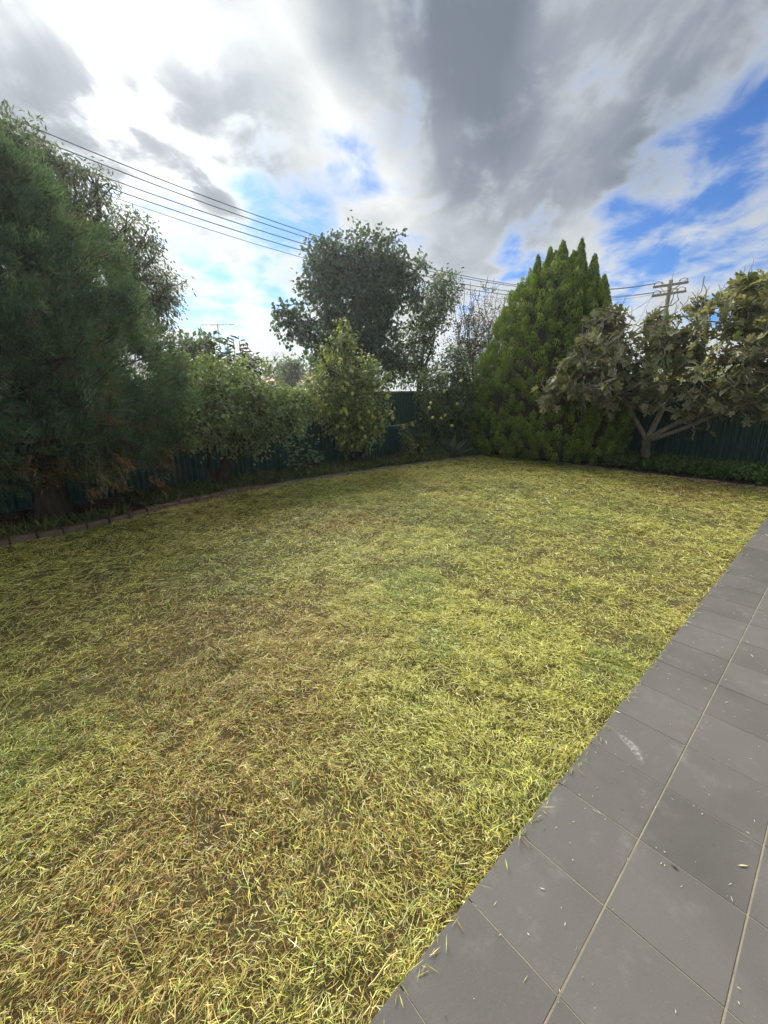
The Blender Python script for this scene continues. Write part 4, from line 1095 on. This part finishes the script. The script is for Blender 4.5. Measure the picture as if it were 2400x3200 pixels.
    o = link('leaves', np_mesh('leaves', np.concatenate(Vs), np.concatenate(Fs), np.concatenate(cs)), M['fig_leaf'], root); o['kind'] = 'stuff'
fig_tree()

# ------------------------------------------------------------------ over the fence
broadleaf('hedge_shrub', 'bright yellow green shrub showing over the fence behind the fig tree', 'shrub', (13.2, 3.3, GZ),
          [((13.2, 4.6, 1.6), (.7, .8, .7)), ((13.0, 3.4, 1.75), (.7, .9, .75)), ((13.1, 2.2, 1.6), (.7, .9, .6)), ((13.0, 1.0, 1.55), (.7, .8, .55))],
          420, 10, .09, .05, [(.20, .24, .045), (.15, .20, .04), (.26, .27, .06)], 'leaf', sig=.12, trunk_r=.06, trunks=4, oval=True)

def house(name, label, c, w, d, hw, hr, roof, wall, rz=0.0, gable=False):
    c = np.asarray(c, float); root = tag(empty(name, c, rz), label, 'house')
    def put(nm, g_, mat, par=root): 
        o = bpy.data.objects.new(nm, g_.mesh(nm)); COL.objects.link(o); o.data.materials.append(M[mat]); o.parent = par; return o
    g_ = Geo(); g_.box((-w / 2, -d / 2, 0), (w / 2, d / 2, hw)); wl = put('wall', g_, wall)
    e = .45; g_ = Geo(); ins = 0 if gable else d / 2 * .9
    V = [(-w / 2 - e, -d / 2 - e, hw), (w / 2 + e, -d / 2 - e, hw), (w / 2 + e, d / 2 + e, hw), (-w / 2 - e, d / 2 + e, hw), (-w / 2 - e + ins, 0, hw + hr), (w / 2 + e - ins, 0, hw + hr)]
    g_.add(V, [(0, 1, 5, 4), (2, 3, 4, 5), (3, 2, 1, 0)], [(1, 2, 5), (3, 0, 4)])
    rf = put('roof', g_, roof)
    g_ = Geo(); g_.box((-w / 2 - e - .04, -d / 2 - e - .10, hw - .16), (w / 2 + e + .04, -d / 2 - e - .005, hw + .03)); put('gutter', g_, 'wall_white')
    for x in (-w * .3, w * .05, w * .32):
        g_ = Geo(); g_.box((x - .75, -d / 2 - .05, hw - 1.75), (x + .75, -d / 2 - .003, hw - .45)); f_ = put('window', g_, 'wall_white')
        for s in (-1, 1):
            g2 = Geo(); g2.box((x + s * .36 - .32, -d / 2 - .058, hw - 1.68), (x + s * .36 + .32, -d / 2 - .053, hw - .52)); put('pane', g2, 'pane', f_)
    return root
h1 = at(925, 1185, V=32)
house('house', 'white house with a red tiled roof far behind the lemon tree', (h1[0] + 2, 34, GZ), 9, 7, 2.05, 1.05, 'roof_red', 'wall_white', -.1)
h2 = at(800, 1165, V=22)
house('house', 'house with a dark roof behind the arching shrub', (h2[0] - 5.2, 25.5, GZ), 10, 7, 2.0, .95, 'roof_dark', 'wall_white', 0)
h3 = at(2222, 1150, U=27)
house('house', 'brick house with a pale gable beyond the fig tree', (30.5, h3[1], GZ), 7, 4.6, 1.9, 1.05, 'wall_white', 'wall_brick', .0, True)

# television aerial on its mast
def aerial():
    p = at(680, 1015, V=20); b0 = np.array([p[0], p[1], 1.9])
    root = tag(empty('tv_antenna', b0), 'television aerial on a thin mast above the dark roof', 'antenna')
    g_ = Geo(); g_.tube([b0, p + (0, 0, .05)], [.022, .02], 6); g_.build('mast', M['metal'], root)
    ax = unit(np.array([.74, -.66, .0])); g_ = Geo(); g_.tube([p - ax * .75, p + ax * .75], .014, 5); g_.build('boom', M['metal'], root)
    sd_ = np.array([.66, .74, 0])
    for k, t in enumerate(np.linspace(-.7, .7, 9)):
        g_ = Geo(); l = .28 + .22 * abs(math.sin(k * 1.7)); q = p + ax * t; up_ = np.array([0, 0, .12 if k % 3 == 0 else .03])
        g_.tube([q - sd_ * l - up_, q + sd_ * l + up_], .008, 4); g_.build('rod', M['metal'], root)
aerial()

# power pole and lines
PU, PV = 31.6, 9.4
def pole():
    top = at(2096, 875, U=PU); base = np.array([top[0], top[1], GZ])
    root = tag(empty('power_pole', base), 'grey timber power pole with two crossarms above the fig tree', 'power pole')
    g_ = Geo(); g_.tube([base - (0, 0, .2), base + (0, 0, 3.0), top], [.19, .165, .135], 10); g_.build('pole', M['timber'], root, True)
    a0 = at(2040, 898, U=PU - .6); a1 = at(2151, 882, U=PU + .3); b0 = at(2036, 926, U=PU - .6); b1 = at(2144, 910, U=PU + .3)
    ends = []
    for (p, q) in ((a0, a1), (b0, b1)):
        ax = unit(q - p); sd_ = unit(np.cross(ax, (0, 0, 1))); c = (p + q) / 2 - sd_ * 0
        c = c + unit(np.array([0, 0, EYE]) - c) * .18
        g_ = Geo(); g_.obox(c, (np.linalg.norm(q - p) / 2, .055, .065), [ax, sd_, np.cross(ax, sd_)]); arm = g_.build('crossarm', M['timber'], root)
        for t in (-.92, -.5, .5, .92):
            s = c + ax * np.linalg.norm(q - p) / 2 * t + np.array([0, 0, .065])
            i_ = Geo(); i_.tube([s, s + (0, 0, .05), s + (0, 0, .06), s + (0, 0, .13), s + (0, 0, .17)], [.02, .02, .05, .045, .02], 8); i_.build('insulator', M['ceramic'], root, True)
            ends.append(s + np.array([0, 0, .14]))
    for t in (-1, 1):
        c = (a0 + a1) / 2; e = c + (a1 - a0) * .28 * t; g_ = Geo(); k = unit(np.array([0, 0, EYE]) - c) * .2
        g_.tube([e + k - (0, 0, .06), np.array([top[0], top[1], e[2] - .55]) + k * .5], .018, 5); g_.build('brace', M['metal'], root)
    # jumper leads
    g_ = Geo()
    for a, b_ in ((0, 1), (2, 3), (4, 5), (6, 7), (1, 6), (3, 5)):
        g_.tube(curve(ends[a], ends[b_], 8, .16 if a % 2 == 0 else -.14, 0), .014, 4, cap=False)
    g_.build('jumper_leads', M['wire'], root)
    return ends
ends = pole()
def wire(label, pix, end, r=.013):
    """a sagging line through heights read off the photograph, in the vertical plane of the street"""
    A = np.array([1.9, 14.0]); B = np.array(end[:2]); nrm = np.array([-(B - A)[1], (B - A)[0]])
    pts = []
    for (x, y) in pix:
        d = ray(x, y); k = (A @ nrm) / (d[:2] @ nrm); pts.append(d * k + np.array([0, 0, EYE]))
    pts = np.array(pts + [end]); s = np.linalg.norm(pts[:, :2] - A, axis=1); s[pts[:, 0] < A[0]] *= -1
    co = np.polyfit(s, pts[:, 2], 2)
    ss = np.linspace(-13, s[-1], 60); u_ = unit(B - A)
    zz = np.polyval(co, ss); zz += (end[2] - zz[-1]) * np.clip((ss - s[-2]) / (s[-1] - s[-2]), 0, 1) ** 2
    P = np.stack([A[0] + u_[0] * ss, A[1] + u_[1] * ss, zz], 1)
    g_ = Geo(); g_.tube(P, r, 5, cap=False)
    tag(g_.build('power_line', M['wire']), label, 'power line', 'power lines running to the timber pole')
wire('topmost power line sagging towards the timber pole', [(140, 422), (600, 600), (1000, 730), (1340, 828), (1610, 903)], ends[0])
wire('second power line from the top sagging towards the timber pole', [(120, 440), (600, 625), (1000, 745), (1340, 836), (1610, 908)], ends[1])
wire('third power line from the top sagging towards the timber pole', [(350, 568), (600, 655), (960, 755), (1340, 855), (1610, 925)], ends[4])
wire('fourth power line from the top sagging towards the timber pole', [(400, 615), (600, 680), (945, 772), (1380, 880), (1600, 935)], ends[5])
wire('lowest and thinnest of the power lines sagging towards the timber pole', [(430, 655), (700, 730), (950, 796), (1300, 880), (1560, 945)], ends[6], .008)
for px, py, sl, lb_ in ((1985, 1010, 0, 'service cable dropping steeply from the end of the lower crossarm'), (1960, 970, 1, 'service cable sloping gently down from the lower crossarm'), (1990, 1000, 2, 'service cable leaving the pole side of the lower crossarm')):
    g_ = Geo(); e = at(px, py, U=20 + sl); dd = unit(e - ends[4 + sl]); P = curve(ends[4 + sl], e + dd * 6, 14, -.01, 0); g_.tube(P, .010, 4, cap=False)
    tag(g_.build('service_line', M['wire']), lb_, 'cable', 'service cables from the timber pole')

# trees far behind
def far_tree(label, px, py, rpx, V, pal):
    c, r = pb(px, py, rpx, V=V); base = (c[0], c[1], GZ)
    bl = [(c + rand_dirs(1)[0] * r * .55, r * rng.uniform(.45, .7)) for _ in range(7)]
    broadleaf('garden_tree', label, 'tree', base, bl, 170, 9, .26, .15, pal, 'leaf', sig=.28, trunk_r=.12, group=None, oval=False)
far_tree('small pale tree in front of the red roof', 915, 1172, 44, 24, [(.06, .10, .05), (.09, .13, .06)])
far_tree('rounded tree left of the aerial above the arching shrub', 615, 1115, 40, 16, [(.05, .085, .04), (.07, .11, .05)])
far_tree('dark tree filling the gap beside the far white house', 1010, 1150, 55, 20, [(.04, .07, .035), (.06, .09, .04)])
far_tree('green tree behind the dark roofed house', 780, 1150, 36, 34, [(.06, .09, .05), (.08, .12, .06)])
far_tree('broad tree beyond the fence past the fig tree', 2330, 1110, 60, 30, [(.04, .07, .03), (.06, .09, .04)]) if False else None
far_tree('low green tree between the conifer and the arching shrub', 560, 1180, 50, 12, [(.05, .08, .04), (.075, .11, .05)])

# ------------------------------------------------------------------ thin scattering volume, added to imitate lens veil over the left trees
def veil_haze():
    g_ = Geo(); g_.box((-22, -14, -1.2), (46, 42, 9.5))
    m = bpy.data.materials.new('veil_haze'); m.use_nodes = True; t = m.node_tree; t.nodes.clear()
    v = t.nodes.new('ShaderNodeVolumePrincipled'); v.inputs['Color'].default_value = (.90, .95, 1.0, 1); v.inputs['Density'].default_value = .0010; v.inputs['Anisotropy'].default_value = .62
    o_ = t.nodes.new('ShaderNodeOutputMaterial'); t.links.new(v.outputs[0], o_.inputs['Volume'])
    tag(g_.build('veil_haze', m), kind='stuff')
veil_haze()
